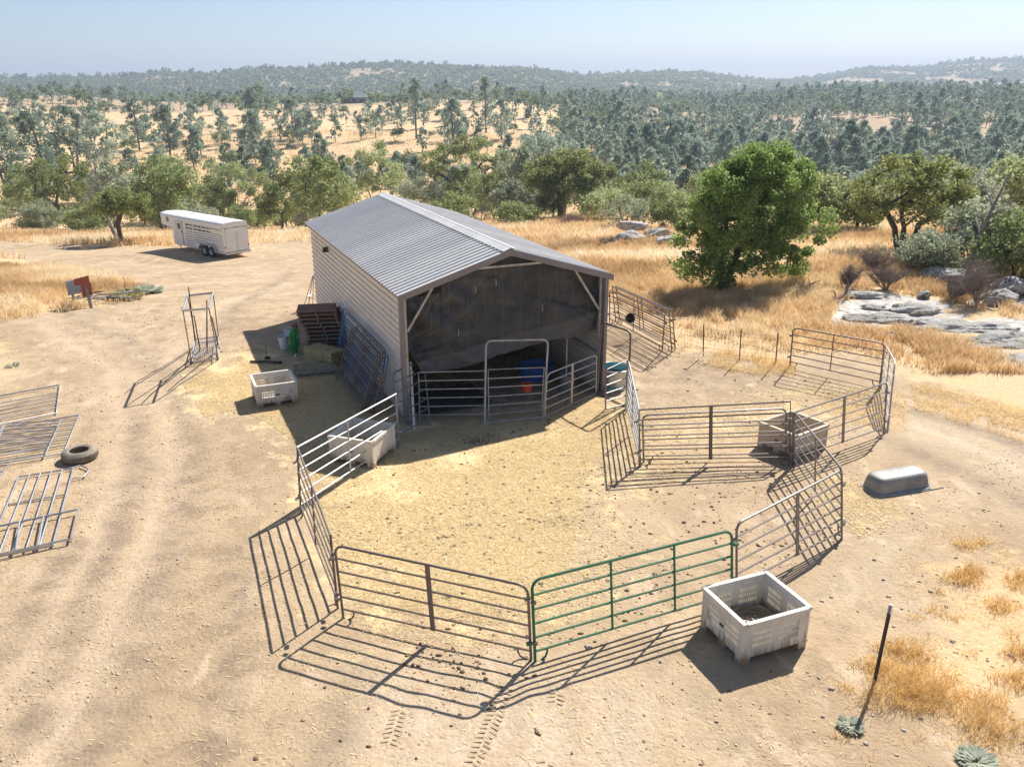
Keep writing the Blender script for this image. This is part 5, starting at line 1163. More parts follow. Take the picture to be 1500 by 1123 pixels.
NEAR = [
 ('oak_tree','leaf_oak',822,322,222,128,'round green oak on a thick trunk behind the barn ridge','oak',dict(lo=.28,K=60,cr=.95,N=10800,size=.24,tr=.42,tb=.62)),
 ('oak_tree','leaf_oak',688,318,196,160,'olive oak with crooked open limbs rising behind the barn roof','oak',dict(lo=.22,K=52,cr=.95,N=8640,size=.25,tr=.42,stems=2,tb=.72,bare=1)),
 ('oak_tree','leaf_oak',112,340,232,170,'broad leaning oak at the far left edge of the track','oak',dict(lo=.2,K=50,cr=1.0,N=8640,size=.24,tr=.34,stems=3,tb=.55,lean=(-2,0),bare=1)),
 ('oak_tree','leaf_oak',181,356,272,104,'small brownish oak standing alone left of the trailer','oak',dict(lo=.3,K=40,cr=.6,N=7200,size=.15,tr=.2,tb=.42,bare=1)),
 ('oak_tree','leaf_oak',1322,372,230,185,'many-stemmed oak on the right above the rock slabs','oak',dict(lo=.12,K=88,cr=.55,N=10500,size=.13,tr=.2,stems=5,tb=.66)),
 ('bush','leaf_bush',40,335,268,125,'dark green rounded bush at the left edge','bush',dict(lo=.0,K=26,cr=1.2,N=5760,size=.2,tr=.12,tb=.4)),
 ('bush','leaf_bush',255,322,222,100,'bright green bushy tree directly above the white trailer','bush',dict(lo=.05,K=30,cr=1.2,N=5760,size=.22,tr=.14,stems=2,tb=.6)),
 ('bush','leaf_bush',350,332,232,125,'large light green bush right of the trailer','bush',dict(lo=.03,K=36,cr=1.2,N=7200,size=.22,tr=.14,stems=3,tb=.68)),
 ('bush','leaf_bush',300,326,262,90,'low green bush behind the trailer roof','bush',dict(lo=.0,K=24,cr=1.0,N=4320,size=.2,tr=.1,tb=.55)),
 ('bush','leaf_bush',418,332,250,110,'green bush with brown gaps at the left corner of the barn roof','bush',dict(lo=.03,K=30,cr=1.1,N=5760,size=.22,tr=.14,stems=2,tb=.5)),
 ('bush','leaf_bush',480,330,248,100,'green bush peeping over the barn rear corner','bush',dict(lo=.03,K=28,cr=1.1,N=5760,size=.22,tr=.14,stems=2,tb=.55)),
 ('bush','leaf_bush',552,316,212,95,'tall light green bushy tree above the barn ridge end','bush',dict(lo=.05,K=34,cr=1.3,N=5760,size=.25,tr=.14,stems=2,tb=.62)),
 ('bush','leaf_sage',615,322,252,80,'grey-green bush above the barn roof','bush',dict(lo=.0,K=24,cr=1.2,N=4320,size=.24,tr=.12,tb=.5)),
 ('bush','leaf_bush',752,320,262,80,'light green bush between the two oaks behind the barn','bush',dict(lo=.0,K=24,cr=1.1,N=4320,size=.22,tr=.12,tb=.6)),
 ('bush','leaf_bush',882,326,283,70,'small bright green bush right of the round oak','bush',dict(lo=.0,K=24,cr=.8,N=4320,size=.16,tr=.1,tb=.7)),
 ('bush','leaf_sage',918,337,284,78,'grey-green twiggy bush behind the stacked boulders','bush',dict(lo=.0,K=28,cr=.7,N=3960,size=.12,tr=.1,stems=3,tb=.5,bare=2)),
 ('bush','leaf_bush',945,325,250,84,'green bush rising behind the grey-green one','bush',dict(lo=.05,K=28,cr=1.1,N=5040,size=.2,tr=.12,tb=.55)),
 ('bush','leaf_bush',985,340,283,68,'green bush left of the large bright oak','bush',dict(lo=.0,K=24,cr=.7,N=4320,size=.15,tr=.1,tb=.6)),
 ('bush','leaf_bush',1010,325,250,90,'olive bush behind the left edge of the large bright oak','bush',dict(lo=.0,K=28,cr=1.1,N=5040,size=.2,tr=.12,tb=.5)),
 ('bush','leaf_bush',1205,342,262,100,'yellow-green bush just right of the large bright oak','bush',dict(lo=.02,K=32,cr=.9,N=6480,size=.17,tr=.12,stems=2,tb=.75)),
 ('bush','leaf_bush',1255,340,280,70,'mid green bush left of the many-stemmed oak','bush',dict(lo=.0,K=24,cr=.8,N=4320,size=.16,tr=.12,tb=.55)),
 ('bush','leaf_sage',1362,402,340,92,'low sage bush in front of the many-stemmed oak','bush',dict(lo=.0,K=30,cr=.5,N=5400,size=.09,tr=.07,stems=4,tb=.5,bare=1)),
 ('bush','leaf_bush',1486,415,318,110,'green bush at the right edge above the rock slabs','bush',dict(lo=.0,K=34,cr=.75,N=6480,size=.12,tr=.12,stems=3,tb=.55)),
 ('bush','leaf_sage',1440,392,292,110,'pale grey-green bush behind the dead leaning tree','bush',dict(lo=.0,K=36,cr=.8,N=6480,size=.14,tr=.1,stems=3,tb=.62)),
 ('bush','leaf_sage',1405,352,255,90,'pale green bush behind the top of the dead leaning tree','bush',dict(lo=.0,K=30,cr=1.0,N=5040,size=.17,tr=.1,stems=3,tb=.66)),
 ('bush','leaf_bush',1480,335,236,100,'light green bush high at the right edge','bush',dict(lo=.0,K=30,cr=1.2,N=5040,size=.2,tr=.1,stems=3,tb=.62)),
 ('bush','leaf_sage',1335,392,350,60,'grey bush at the foot of the many-stemmed oak','bush',dict(lo=.0,K=18,cr=.45,N=2880,size=.09,tr=.06,tb=.45,bare=1)),
 ('pine_tree','leaf_pine',20,300,175,60,'tall thin grey pine at the left edge','pine',dict(lo=.35,K=26,cr=1.3,N=2160,size=.3,tr=.22,long_=2)),
 ('pine_tree','leaf_pine',112,262,165,75,'grey-green pine with dark forked trunk above the left oak','pine',dict(lo=.3,K=30,cr=1.7,N=2520,size=.35,tr=.4,stems=2,long_=2)),
 ('pine_tree','leaf_pine',150,250,172,70,'pale bushy pine right of the forked dark trunk','pine',dict(lo=.25,K=30,cr=1.7,N=2520,size=.35,tr=.3,stems=2,long_=2,tb=.65)),
 ('pine_tree','leaf_pine',285,208,155,40,'neat grey pine standing by itself on the golden hill','pine',dict(lo=.25,K=26,cr=1.5,N=1584,size=.4,tr=.25,long_=2,tb=.5)),
 ('pine_tree','leaf_pine',470,270,200,48,'pale green pine standing over the bushes left of the barn ridge','pine',dict(lo=.12,K=30,cr=1.3,N=2520,size=.3,tr=.2,long_=2,tb=.72)),
 ('pine_tree','leaf_pine',800,262,195,95,'broad silvery pine behind the round oak','oak',dict(lo=.15,K=46,cr=1.4,N=3600,size=.34,tr=.3,stems=2,long_=2,tb=.72)),
 ('pine_tree','leaf_pine',970,250,182,52,'dark pine with slanting trunk above the green bushes','pine',dict(lo=.2,K=34,cr=1.5,N=2520,size=.36,tr=.4,lean=(2,0),long_=2,tb=.35)),
 ('pine_tree','leaf_pine',1012,255,198,60,'pale pine right of the slanting dark one','oak',dict(lo=.15,K=34,cr=1.3,N=2520,size=.34,tr=.25,long_=2,tb=.7)),
 ('pine_tree','leaf_pine',610,205,122,26,'tallest thin pine breaking the hilltop line','pine',dict(lo=.45,K=20,cr=1.6,N=1008,size=.45,tr=.3,long_=2,tb=.4)),
 ('pine_tree','leaf_pine',712,195,120,24,'narrow dark pine on the hilltop right of the tallest one','pine',dict(lo=.3,K=22,cr=1.6,N=1008,size=.45,tr=.3,long_=2,tb=.3)),
 ('pine_tree','leaf_pine',62,290,172,62,'grey pine with bare lower trunk behind the left bush','pine',dict(lo=.35,K=28,cr=1.5,N=2600,size=.32,tr=.26,long_=2,tb=.5)),
 ('pine_tree','leaf_pine',205,222,150,44,'pale tall pine above the trailer on the hillside','pine',dict(lo=.2,K=28,cr=1.5,N=2400,size=.36,tr=.28,long_=2,tb=.6)),
 ('pine_tree','leaf_pine',250,232,160,46,'grey-green pine right of the pale tall one','pine',dict(lo=.2,K=28,cr=1.6,N=2400,size=.36,tr=.28,long_=2,tb=.4)),
 ('pine_tree','leaf_pine',382,190,122,48,'big rounded grey pine on the hill left of the hilltop house','oak',dict(lo=.12,K=34,cr=2.0,N=2600,size=.5,tr=.4,long_=2,tb=.55)),
 ('pine_tree','leaf_pine',372,228,168,42,'blue-green pine below the big rounded one','pine',dict(lo=.15,K=28,cr=1.8,N=2400,size=.42,tr=.3,long_=2,tb=.35)),
 ('pine_tree','leaf_pine',430,205,150,34,'slim pine on the slope above the barn rear corner','pine',dict(lo=.2,K=24,cr=1.5,N=1900,size=.4,tr=.25,long_=2,tb=.5)),
 ('pine_tree','leaf_pine',665,215,150,34,'leaning pine on the slope right of the tallest thin one','pine',dict(lo=.25,K=24,cr=1.6,N=1900,size=.42,tr=.3,long_=2,tb=.4)),
 ('pine_tree','leaf_pine',735,205,150,40,'grey pine between the hilltop pine and the silvery one','pine',dict(lo=.2,K=24,cr=1.7,N=1900,size=.42,tr=.3,long_=2,tb=.5)),
 ('pine_tree','leaf_pine',10,225,150,48,'pale pine high at the left edge','pine',dict(lo=.3,K=24,cr=1.6,N=1900,size=.38,tr=.3,long_=2,tb=.6)),
]
for i, (nm, lm, px, by, ty, wd, lab, sty, kw) in enumerate(NEAR):
    q, D = place(px, by)
    kw = dict(kw); h = mh(by-ty, D)*1.02; s = 1
    make_tree(nm, lab, 'tree' if nm != 'bush' else 'bush', q, 0, lm, seed=50+i, h=h, rx=mh(wd/2, D), style=sty, **kw)
# ---- repeated trees: shared meshes
def protos(n, nm, lm, seed0, h, rx, bark='bark', **kw):
    out = []
    for i in range(n):
        rng = np.random.default_rng(seed0+i)
        m, V, Fc, T = tree_parts(seed=seed0+i, h=h*(.85+.3*rng.random()), rx=rx*(.8+.4*rng.random()), lean=(rng.normal(0, .6), rng.normal(0, .3)), stems=1+int(rng.random() < .35), **kw)
        out.append((m, V, Fc, T))
    return out
PIN = protos(9, 'pine', 'leaf_pine', 200, 7, 2.1, lo=.26, K=26, cr=.85, N=1300, size=.28, tr=.13, style='pine', long_=2.0)
OAK = protos(7, 'oak', 'leaf_dark', 300, 4.8, 2.4, lo=.18, K=22, cr=.8, N=1000, size=.28, tr=.14, style='oak')
BSH = protos(6, 'bush', 'leaf_bush', 400, 4.2, 3.0, lo=.0, K=24, cr=1.15, N=3600, size=.22, tr=.09, style='bush')
TBS = protos(7, 'tall', 'leaf_bush', 420, 7.6, 3.6, lo=.05, K=34, cr=1.05, N=5200, size=.24, tr=.13, style='oak', dmin=-.8)
SML = protos(3, 'shrub', 'leaf_dark', 450, 1.6, 1.3, lo=.0, K=9, cr=.6, N=160, size=.3, tr=.05, style='bush')
def meshpair(p, lm):
    m, V, Fc, T = p
    e = bpy.data.objects.new('x', None)
    a = m.build('trunk', M['bark'], None, smooth=True); b = fast('crown', V, Fc, M[lm], None, T)
    r = (a.data, b.data); bpy.data.objects.remove(a); bpy.data.objects.remove(b); bpy.data.objects.remove(e)
    return r
MP = {'pine': [meshpair(p, 'leaf_pine') for p in PIN], 'oak': [meshpair(p, 'leaf_dark') for p in OAK], 'bush': [meshpair(p, 'leaf_bush') for p in BSH], 'tallbush': [meshpair(p, 'leaf_bush') for p in TBS[:4]], 'talloak': [meshpair(p, 'leaf_oak') for p in TBS[3:]], 'tallsage': [meshpair(p, 'leaf_sage') for p in TBS[:4]], 'sage': [meshpair(p, 'leaf_sage') for p in BSH], 'shrub': [meshpair(p, 'leaf_dark') for p in SML]}
def inst(kind, name, cat, x, y, s, label, group, sz=1.0):
    ms = MP[kind]; a, b = ms[rnd.randrange(len(ms))]
    t = thing(name, label, cat, (x, y, tz(x, y)-.1), rnd.random()*6.283, group); t.scale = (s, s, s*sz)
    for nm, me in (('trunk', a), ('crown', b)):
        o = bpy.data.objects.new(nm, me); COL.objects.link(o); o.parent = t
def poisson(n, ufun, yfun, mind, old=None, rng=nr):
    pts = list(old) if old is not None else []; cell = {}; out = []
    def key(x, y): return (int(x//mind), int(y//mind))
    for p in pts: cell.setdefault(key(*p), []).append(p)
    for _ in range(n):
        y = yfun(); x = ufun()*y; k = key(x, y); ok = True
        for i in (-1, 0, 1):
            for j in (-1, 0, 1):
                for (a, b) in cell.get((k[0]+i, k[1]+j), ()):
                    if (a-x)**2+(b-y)**2 < mind*mind: ok = False; break
        if ok: cell.setdefault(k, []).append((x, y)); out.append((x, y))
    return out
# belt of bushes along the creek below the yard
U = rnd.uniform
belt = poisson(900, lambda: U(-.68, .68), lambda: U(88, 178), 5.8)
nb_ = 0
for (x, y) in sorted(belt, key=lambda p: p[1]):
    u = x/y
    lim = 100 if u < 0 else (92 if u < .35 else 80)
    if y < lim: continue
    if u > -.62 and y > 150 and fbm(np.array([x/22]), np.array([y/22]))[0] > .5 and u < .1: continue
    if nb_ >= 150: break
    if fbm(np.array([x/14+6]), np.array([y/14]), 2)[0] > .56: continue
    k = rnd.choice(['bush','tallbush','tallbush','talloak','sage','tallsage','bush'] if y > 100 else ['bush','sage']); far = y > 135
    side = 'left of the barn' if u < -.25 else ('behind the barn' if u < .05 else ('right of the barn' if u < .3 else 'at the right'))
    inst(k, 'bush' if k in ('bush','sage') else 'thicket_tree', 'bush' if k in ('bush','sage') else 'tree', x, y, U(.62, 1.12), {'bush':'low leafy green bush','sage':'low pale sage green bush','tallbush':'tall leafy green tree','talloak':'tall olive oak','tallsage':'tall grey-green tree'}[k]+' in the creek thicket '+side, 'creek thicket '+side, U(.8, 1.25)); nb_ += 1
# pines and oaks on the golden hill and in the wooded valley
hillp = poisson(5000, lambda: U(-.68, .12), lambda: math.sqrt(U(160**2, 545**2)), 6.0)
valp = poisson(22000, lambda: U(.06, .68), lambda: math.sqrt(U(165**2, 1250**2)), 5.4)
cand = []
for (x, y) in hillp:
    c = fbm(np.array([x/38]), np.array([y/38+4]), 3)[0]; u = x/y
    dens = .27+.55*(c > .52)+.25*(y > 430)+(.25 if y < 215 else 0)+(.2 if -.7 < u < -.38 and y < 330 else 0)+max(0, u)*3
    if -.5 < u < -.27 and 330 < y < 430: dens *= .25
    if rnd.random() < dens*.62: cand.append(('pine' if rnd.random() < (.72 if y < 400 else .5) else 'oak', x, y, U(.6, 1.25)*(1.12 if y < 270 and x/y < -.3 else 1), 'hill'))
for (x, y) in valp:
    c = fbm(np.array([x/30+9]), np.array([y/50]), 3)[0]
    if c > .64 and y > 330 and rnd.random() < .85: continue
    if x/y < .13 and y < 420 and c > .5 and rnd.random() < .6: continue
    cand.append(('pine' if rnd.random() < .75 else 'oak', x, y, U(.6, 1.05)+.8*rnd.random()**2+(.15 if y < 330 else 0), 'valley'))
cand.sort(key=lambda c: -c[3]/c[2])
cnt = {'pine': 0, 'oak': 0}; rest = []
for k, x, y, s, reg in cand:
    if cnt[k] < (285 if k == 'pine' else 190) and y < 560:
        cnt[k] += 1
        wh = 'on the golden hillside' if reg == 'hill' else 'in the wooded valley on the right'
        inst(k, k+'_tree', 'tree', x, y, s, ('open-crowned grey-green pine ' if k == 'pine' else 'dark green oak ')+wh, ('pines ' if k == 'pine' else 'oaks ')+wh, U(.85, 1.15))
    else: rest.append((k, x, y, s))
print('trees', cnt, 'rest', len(rest))
for (x, y) in poisson(1500, lambda: U(-.68, .3), lambda: math.sqrt(U(150**2, 470**2)), 7)[:210]:
    inst('shrub', 'shrub', 'shrub', x, y, U(.6, 1.5), 'low dark shrub dotted over the golden hillside', 'low shrubs on the golden hillside', U(.6, 1.1))
def mass(name, items, lib, mat, label):
    Vs, Fs, Ts = [], [], []; off = 0
    for (vi, x, y, s, sz, a) in items:
        V, Fc, T = lib[vi % len(lib)]; c, sn = math.cos(a), math.sin(a)
        W = np.stack([(V[:, 0]*c-V[:, 1]*sn)*s+x, (V[:, 0]*sn+V[:, 1]*c)*s+y, V[:, 2]*s*sz], 1); W[:, 2] += 0
        Vs.append((W, x, y)); Fs.append(Fc+off); Ts.append(T+rnd.uniform(-.3, .3)); off += len(V)
    zz = terr(np.array([i[1] for i in items]), np.array([i[2] for i in items]))
    A = np.concatenate([w+np.array([0, 0, z]) for (w, _, _), z in zip(Vs, zz)])
    o = fast(name, A, np.concatenate(Fs), M[mat], tint=np.clip(np.concatenate(Ts), 0, 1)); tag(o, label, 'trees', kind='stuff')
def lib(seed, n, h, rx, N, size, style, K=12, cr=1.2, lo=.25):
    out = []
    for i in range(n):
        m, V, Fc, T = tree_parts(seed=seed+i, h=h, rx=rx, lo=lo, K=K, cr=cr, N=N, size=size, tr=.2, style=style, long_=1.6)
        tq = np.array([[-.2,0,-.5],[.2,0,-.5],[.1,0,h*.6],[-.1,0,h*.6],[0,-.2,-.5],[0,.2,-.5],[0,.1,h*.6],[0,-.1,h*.6]]); n_ = len(V)
        out.append((np.concatenate([V, tq]), np.concatenate([Fc, [[n_,n_+1,n_+2,n_+3],[n_+4,n_+5,n_+6,n_+7]]]), np.concatenate([T, np.zeros(8)])))
    return out
mass('distant_pines', [(rnd.randrange(6), x, y, s, U(.85, 1.2), U(0, 6.3)) for k, x, y, s in rest if k == 'pine'], lib(600, 6, 7.4, 2.4, 170, .6, 'pine'), 'leaf_pine', 'mass of grey-green pines filling the valley to the right')
mass('distant_oaks', [(rnd.randrange(6), x, y, s, U(.85, 1.2), U(0, 6.3)) for k, x, y, s in rest if k == 'oak'], lib(640, 6, 5.4, 2.8, 160, .65, 'oak'), 'leaf_dark', 'mass of dark oaks among the pines of the valley')
far = []
for _ in range(60000):
    y = math.sqrt(U(640**2, 3000**2)); u = U(-.66, .66); x = u*y
    D = float(np.interp(u, [.0, .1, .22, .35], [1750, 2100, 2200, 2600]))
    if y > D*1.03: continue
    if u < .05 and y < 560: continue
    if y < 1150 and rnd.random() < .6: continue
    c = fbm(np.array([x/90+2]), np.array([y/120]), 4)[0]
    thr = .66 if u < .12 else (.55 if u < .25 else .5)
    if c > thr+U(-.03, .1): continue
    far.append((rnd.randrange(6), x, y, U(.8, 1.35), U(.7, 1.1), U(0, 6.3)))
print('far', len(far))
# tree line along the skyline of the far ridges
for k in range(900):
    u = -.66+1.32*k/900; D = float(np.interp(u, [.0, .1, .22, .35], [1750, 2100, 2200, 2600]))
    if rnd.random() < .75: far.append((rnd.randrange(6), u*D*U(.99, 1.01), D*U(.975, 1.0), U(.8, 1.7), U(.8, 1.5), U(0, 6.3)))
mass('forested_hills', far, lib(700, 6, 7.5, 4.4, 18, 3.0, 'oak', K=7, cr=1.6, lo=.1), 'leaf_dark', 'hazy blue-green woodland covering the far hills')
# ================================================================== ROCKS
def rock(name, label, px, py, d, seed, rz=0, sink=.25, group=None, cat='rock', planes=16, rough=.09, sub=4, dz=0):
    rng = np.random.default_rng(seed); q = gp(px, py)
    bm = bmesh.new(); bmesh.ops.create_icosphere(bm, subdivisions=sub, radius=1)
    N = rng.normal(0, 1, (planes, 3)); N /= np.linalg.norm(N, axis=1)[:, None]; O = .62+.3*rng.random(planes)
    for v in bm.verts:
        n = np.array(v.co); dt = N@n; r = min([1.0]+[o/x for o, x in zip(O, dt) if x > .05])
        f = float(fbm(np.array([n[0]*2.2+seed]), np.array([n[1]*2.2+n[2]*1.7]), 4)[0])-.5
        n = n*(r+f*rough*4); v.co = (n[0]*d[0]/2, n[1]*d[1]/2, n[2]*d[2]/2)
    me = bpy.data.meshes.new(name); bm.to_mesh(me); bm.free(); me.materials.append(M['granite'])
    me.polygons.foreach_set('use_smooth', np.ones(len(me.polygons), bool)); me.set_sharp_from_angle(angle=R(28))
    o = bpy.data.objects.new(name, me); COL.objects.link(o); o.location = (q.x, q.y, q.z+d[2]/2*(1-2*sink)+dz); o.rotation_euler = (0, 0, rz)
    return tag(o, label, cat, group)
rock('boulder', 'flat-topped boulder capping the left rock pile behind the barn', 926, 352, (3.0,1.8,.75), 1, .1, 0, dz=.75)
rock('boulder', 'dark under-cut boulder carrying the flat-topped one', 922, 357, (2.5,1.7,1.3), 2, .3, .15)
rock('boulder', 'wedge-shaped boulder in the middle of the rock pile row', 968, 352, (2.7,1.7,1.3), 3, -.1, .2)
rock('boulder', 'lower flat boulder touching the left edge of the bright oak', 984, 362, (2.6,1.4,1.1), 4, .2, .2)
rock('boulder', 'small boulder between the two rock piles', 950, 352, (1.2,.9,.9), 5, .2, .2)
rock('boulder', 'flat grey boulder under the dead leaning tree', 1388, 412, (3.3,2.0,.8), 6, .1, .2)
rock('boulder', 'dark small boulder below the flat grey one', 1352, 436, (.6,.5,.4), 7, .1, .2)
rock('boulder', 'pointed boulder at the right edge above the slabs', 1478, 432, (2.2,1.6,1.0), 8, .4, .2)
rock('boulder', 'dark boulder beside the pointed one at the right edge', 1462, 446, (1.4,1.0,.8), 9, .1, .25)
rock('boulder', 'small white rock half buried right of the bright oak', 1262, 434, (1.9,1.2,.34), 10, .1, .3)
for i, (px, py, dx, dy, dz_, lab) in enumerate((
  (1300,468,4.2,1.7,.5,'pale rock slab nearest the dry branch, leftmost of the outcrop'),(1345,455,3.4,2.3,.6,'pale slab highest on the outcrop'),(1372,478,4.2,2.0,.5,'broad white slab in the middle of the outcrop'),
  (1425,482,4.0,1.6,.45,'lichen-spotted slab right of the middle one'),(1470,500,4.6,2.2,.5,'large white slab running out of the right edge'),(1330,492,3.0,.9,.3,'low white slab along the front of the outcrop'),(1415,508,3.6,1.0,.3,'long low slab at the front near the dry weeds'),(1500,530,3.6,1.3,.4,'white slab lowest at the right edge'),(1452,436,2.6,1.3,.4,'grey slab behind the brown leafless bush'),(1280,452,1.8,1.0,.3,'small slab below the half-buried white rock'))):
    rock('rock_slab', lab, px, py, (dx*.78, dy*.8, dz_*1.15), 30+i, .15*math.sin(i*2), .5, cat='rock slab', planes=26, rough=.17)
for i in range(34):
    u = U(-.6, .25); y = U(190, 430); x = u*y
    q = Vector((x, y, 0)); o = rock('hillside_rock', 'dark rock lying among the trees of the golden hillside', 750, 700, (U(1.5, 4), U(1, 2.5), U(.7, 1.6)), 80+i, U(0, 3), .25, 'rocks on the golden hillside', sub=2); o.location = (x, y, tz(x, y)+.2)
# ================================================================== DEAD WOOD AND BARE BUSHES
def bare_bush(label, px, py, w, h, n=420, seed=0, mat='twig', tb=.45):
    rng = np.random.default_rng(900+seed); q = gp(px, py); t = thing('bare_bush', label, 'bush', q)
    m = MB(); C = []
    for k in range(9):
        a = rng.random()*6.283; r = rng.random()**.6; e = np.array([math.cos(a)*w/2*r*.8, math.sin(a)*w/2*r*.8, h*(.45+.4*rng.random())]); m.tube(curve((0,0,-.05), e, rng, .12, 5), [.035,.028,.02,.012,.006], 5, False); C.append(e)
    m.build('stem', M['bark_pale'], t)
    C = np.array(C); P = C[rng.integers(0, 9, n)]*rng.uniform(.35, 1, (n, 1)); d = rng.normal(0, 1, (n, 3)); d[:, 2] = np.abs(d[:, 2])*.9+.15; d /= np.linalg.norm(d, axis=1)[:, None]
    L = (w*.11*(.4+rng.random(n)))[:, None]*2; s = np.cross(d, rng.normal(0, 1, (n, 3))); s /= np.linalg.norm(s, axis=1)[:, None]; s *= .006
    V = np.stack([P-s, P+s, P+d*L+s*.3, P+d*L-s*.3], 1).reshape(-1, 3); V[:, 2] = np.maximum(V[:, 2], 0); k = np.arange(n)*4
    fast('twigs', V, np.stack([k, k+1, k+2, k+3], 1), M[mat], t, np.repeat(np.clip(tb+(rng.random(n)-.5)*.8, 0, 1), 4))
for i, a in enumerate((('leafless grey-mauve bush left of the others above the outcrop',1238,425,1.5,1.15),('leafless mauve bush in the middle above the rock outcrop',1298,424,1.9,1.2),('large leafless brown bush in front of the dead leaning tree',1430,448,2.4,1.9),
    ('dry grey brush heap at the foot of the round oak',835,330,3.4,1.0),('dry brush behind the half-buried white rock',1280,400,2.0,.9),('grey dry bush left of the brown leafless one',1395,440,1.7,1.0),('dry red-brown shrub between the boulders and the oak',972,340,1.6,.9),('dry brown brush behind the flat grey boulder',1375,398,2.2,.9),('dry weed clump beside the leaning boulders',890,362,1.6,.6))):
    bare_bush(*a, n=1500, seed=i, tb=.45 if i != 6 else .2)
def dead_tree(name, label, px, py, h, lean, seed, rad=.14, mat='bark_pale', spread=1., cat='dead tree'):
    rng = np.random.default_rng(seed); q = gp(px, py); t = thing(name, label, cat, q); m = MB(); tw = MB()
    top = np.array([lean[0], lean[1], h]); P = curve((0,0,-.2), top, rng, .08, 9); m.tube(P, [rad*(1-.85*i/8) for i in range(9)], 8); m.build('trunk', M[mat], t, smooth=True)
    def grow(a, d, L, r, lv, mb):
        e = a+d*L; mb.tube(curve(a, e, rng, .12, 4), [r, r*.75, r*.5, r*.28], 5, False)
        if lv:
            for _ in range(3): d2 = d+rng.normal(0, .55, 3); d2 /= np.linalg.norm(d2); grow(a+(e-a)*rng.uniform(.4, 1), d2, L*rng.uniform(.45, .7), r*.45, lv-1, mb)
    for k in range(7):
        i = 3+k % 5; a = np.array(P[i]); d = rng.normal(0, 1, 3)*spread; d[2] = abs(d[2])*.6+.35; d /= np.linalg.norm(d); mb = MB(); grow(a, d, h*rng.uniform(.2, .42), rad*(1-.85*i/8)*.6, 2, mb); mb.build('branch', M[mat], t, smooth=True)
dead_tree('dead_tree', 'dead leaning grey tree with bare forked limbs at the right', 1408, 405, 4.4, (1.5, .3), 5, .13)
dead_tree('dead_tree', 'dead pale limbs rising above the small brownish oak on the left', 174, 352, 7.4, (-1.0, 0), 9, .22, spread=1.2)
def log(label, pts, r, seed, mat='bark_pale'):
    P = []
    for (px, py, z) in pts: q = gp(px, py); q.z += z; P.append(q)
    t = thing('dead_branch', label, 'branch', P[0]); rng = np.random.default_rng(seed); MB().tube(P, [r*(1-.6*i/(len(P)-1)) for i in range(len(P))], 7).build('stem', M[mat], t, True, smooth=True)
    for k in range(6):
        a = np.array(P[rng.integers(0, len(P)-1)]); e = a+np.array([rng.normal(0, .3), rng.normal(0, .3), abs(rng.normal(0, .28))+.05]); MB().tube(curve(a, e, rng, .15, 4), [r*.5, r*.4, r*.25, r*.08], 5, False).build('fork', M[mat], t, True)
log('reddish broken branch sticking up right of the bright oak', [(1168,428,.1),(1180,428,.2),(1192,425,.15)], .09, 1, 'wood')
log('brown fallen branch in the grass left of the rock slabs', [(1222,444,.08),(1236,440,.25),(1246,434,.35)], .08, 2, 'wood')
log('pale fallen log under the bright oak', [(1090,402,.1),(1108,410,.12),(1124,418,.1)], .08, 3)
log('grey fallen limb at the left foot of the bright oak', [(985,394,.1),(1010,400,.12),(1030,404,.1)], .08, 4)
log('pale fallen log in the grass under the left oak', [(45,336,.3),(62,334,.4),(82,338,.2)], .14, 5)
# pale weeds
def weed(label, px, py, r, h, n=120, mat='mullein'):
    rng = np.random.default_rng(int(px)); q = gp(px, py); t = thing('weed_plant', label, 'plant', q)
    a = rng.random(n)*6.283; rr = np.sqrt(rng.random(n))*r*.6; P = np.stack([np.cos(a)*rr, np.sin(a)*rr, 0*a], 1); d = np.stack([np.cos(a), np.sin(a), np.full(n, h/r)*rng.random(n)], 1); d /= np.linalg.norm(d, axis=1)[:, None]; s = np.stack([-np.sin(a), np.cos(a), 0*a], 1)*.28*r*.35
    L = r*.5; V = np.stack([P, P+d*L*.5+s, P+d*L, P+d*L*.5-s], 1).reshape(-1, 3)+np.array([0,0,.03]); k = np.arange(n)*4
    fast('foliage', V, np.stack([k, k+1, k+2, k+3], 1), M[mat], t, np.repeat(rng.random(n), 4)); MB().tube([(0,0,-.02),(0,.01,h*.7)], .012, 5).build('stem', M['twig_s'], t)
M['twig_s'] = simple('weed_stem', (.22,.2,.12), None, .9)
weed('pale green weed rosette at the edge of the track, right of the yellow-green shrub', 205, 430, 1.0, .35, 260)
weed('pale green weed at the foot of the leaning steel post', 1246, 1066, .19, .08, 160); weed('pale green weed rosette at the bottom right edge', 1430, 1118, .26, .1, 200); weed('single small grey-green weed on the left dirt bank', 20, 537, .22, .12, 60)
weed('yellow-green upright shrub beside the scrap pile', 186, 438, .75, 1.3, 300, 'leaf_bush')
# distant house -------------------------------------------------------------
def house(label, px, D, w, d, h, rz):
    ry_ = ray(px, 200); x = ry_[0]/ry_[1]*D; z = tz(x, D); t = thing('house', label, 'house', (x, D, z-.3), rz)
    MB().box((0,0,h/2), (w, d, h)).build('wall', M['house_wall'], t)
    m = MB(); e = .6; m.add([(-w/2-e,-d/2-e,h),(w/2+e,-d/2-e,h),(w/2+e,d/2+e,h),(-w/2-e,d/2+e,h),(-w/2+2,0,h+2.6),(w/2-2,0,h+2.6)], [(0,1,5,4),(2,3,4,5),(1,2,5),(3,0,4),(3,2,1,0)]); m.build('roof', M['house_roof'], t)
    for k in (-1, 0, 1): MB().box((k*w*.3, -d/2-.03, h*.55), (1.8, .06, 1.4)).build('window', M['glass'], t)
M['house_wall'] = simple('house_wall', (.28,.26,.24), None, .8); M['house_roof'] = simple('house_roof', (.20,.24,.25), (.17,.2,.21), .7)
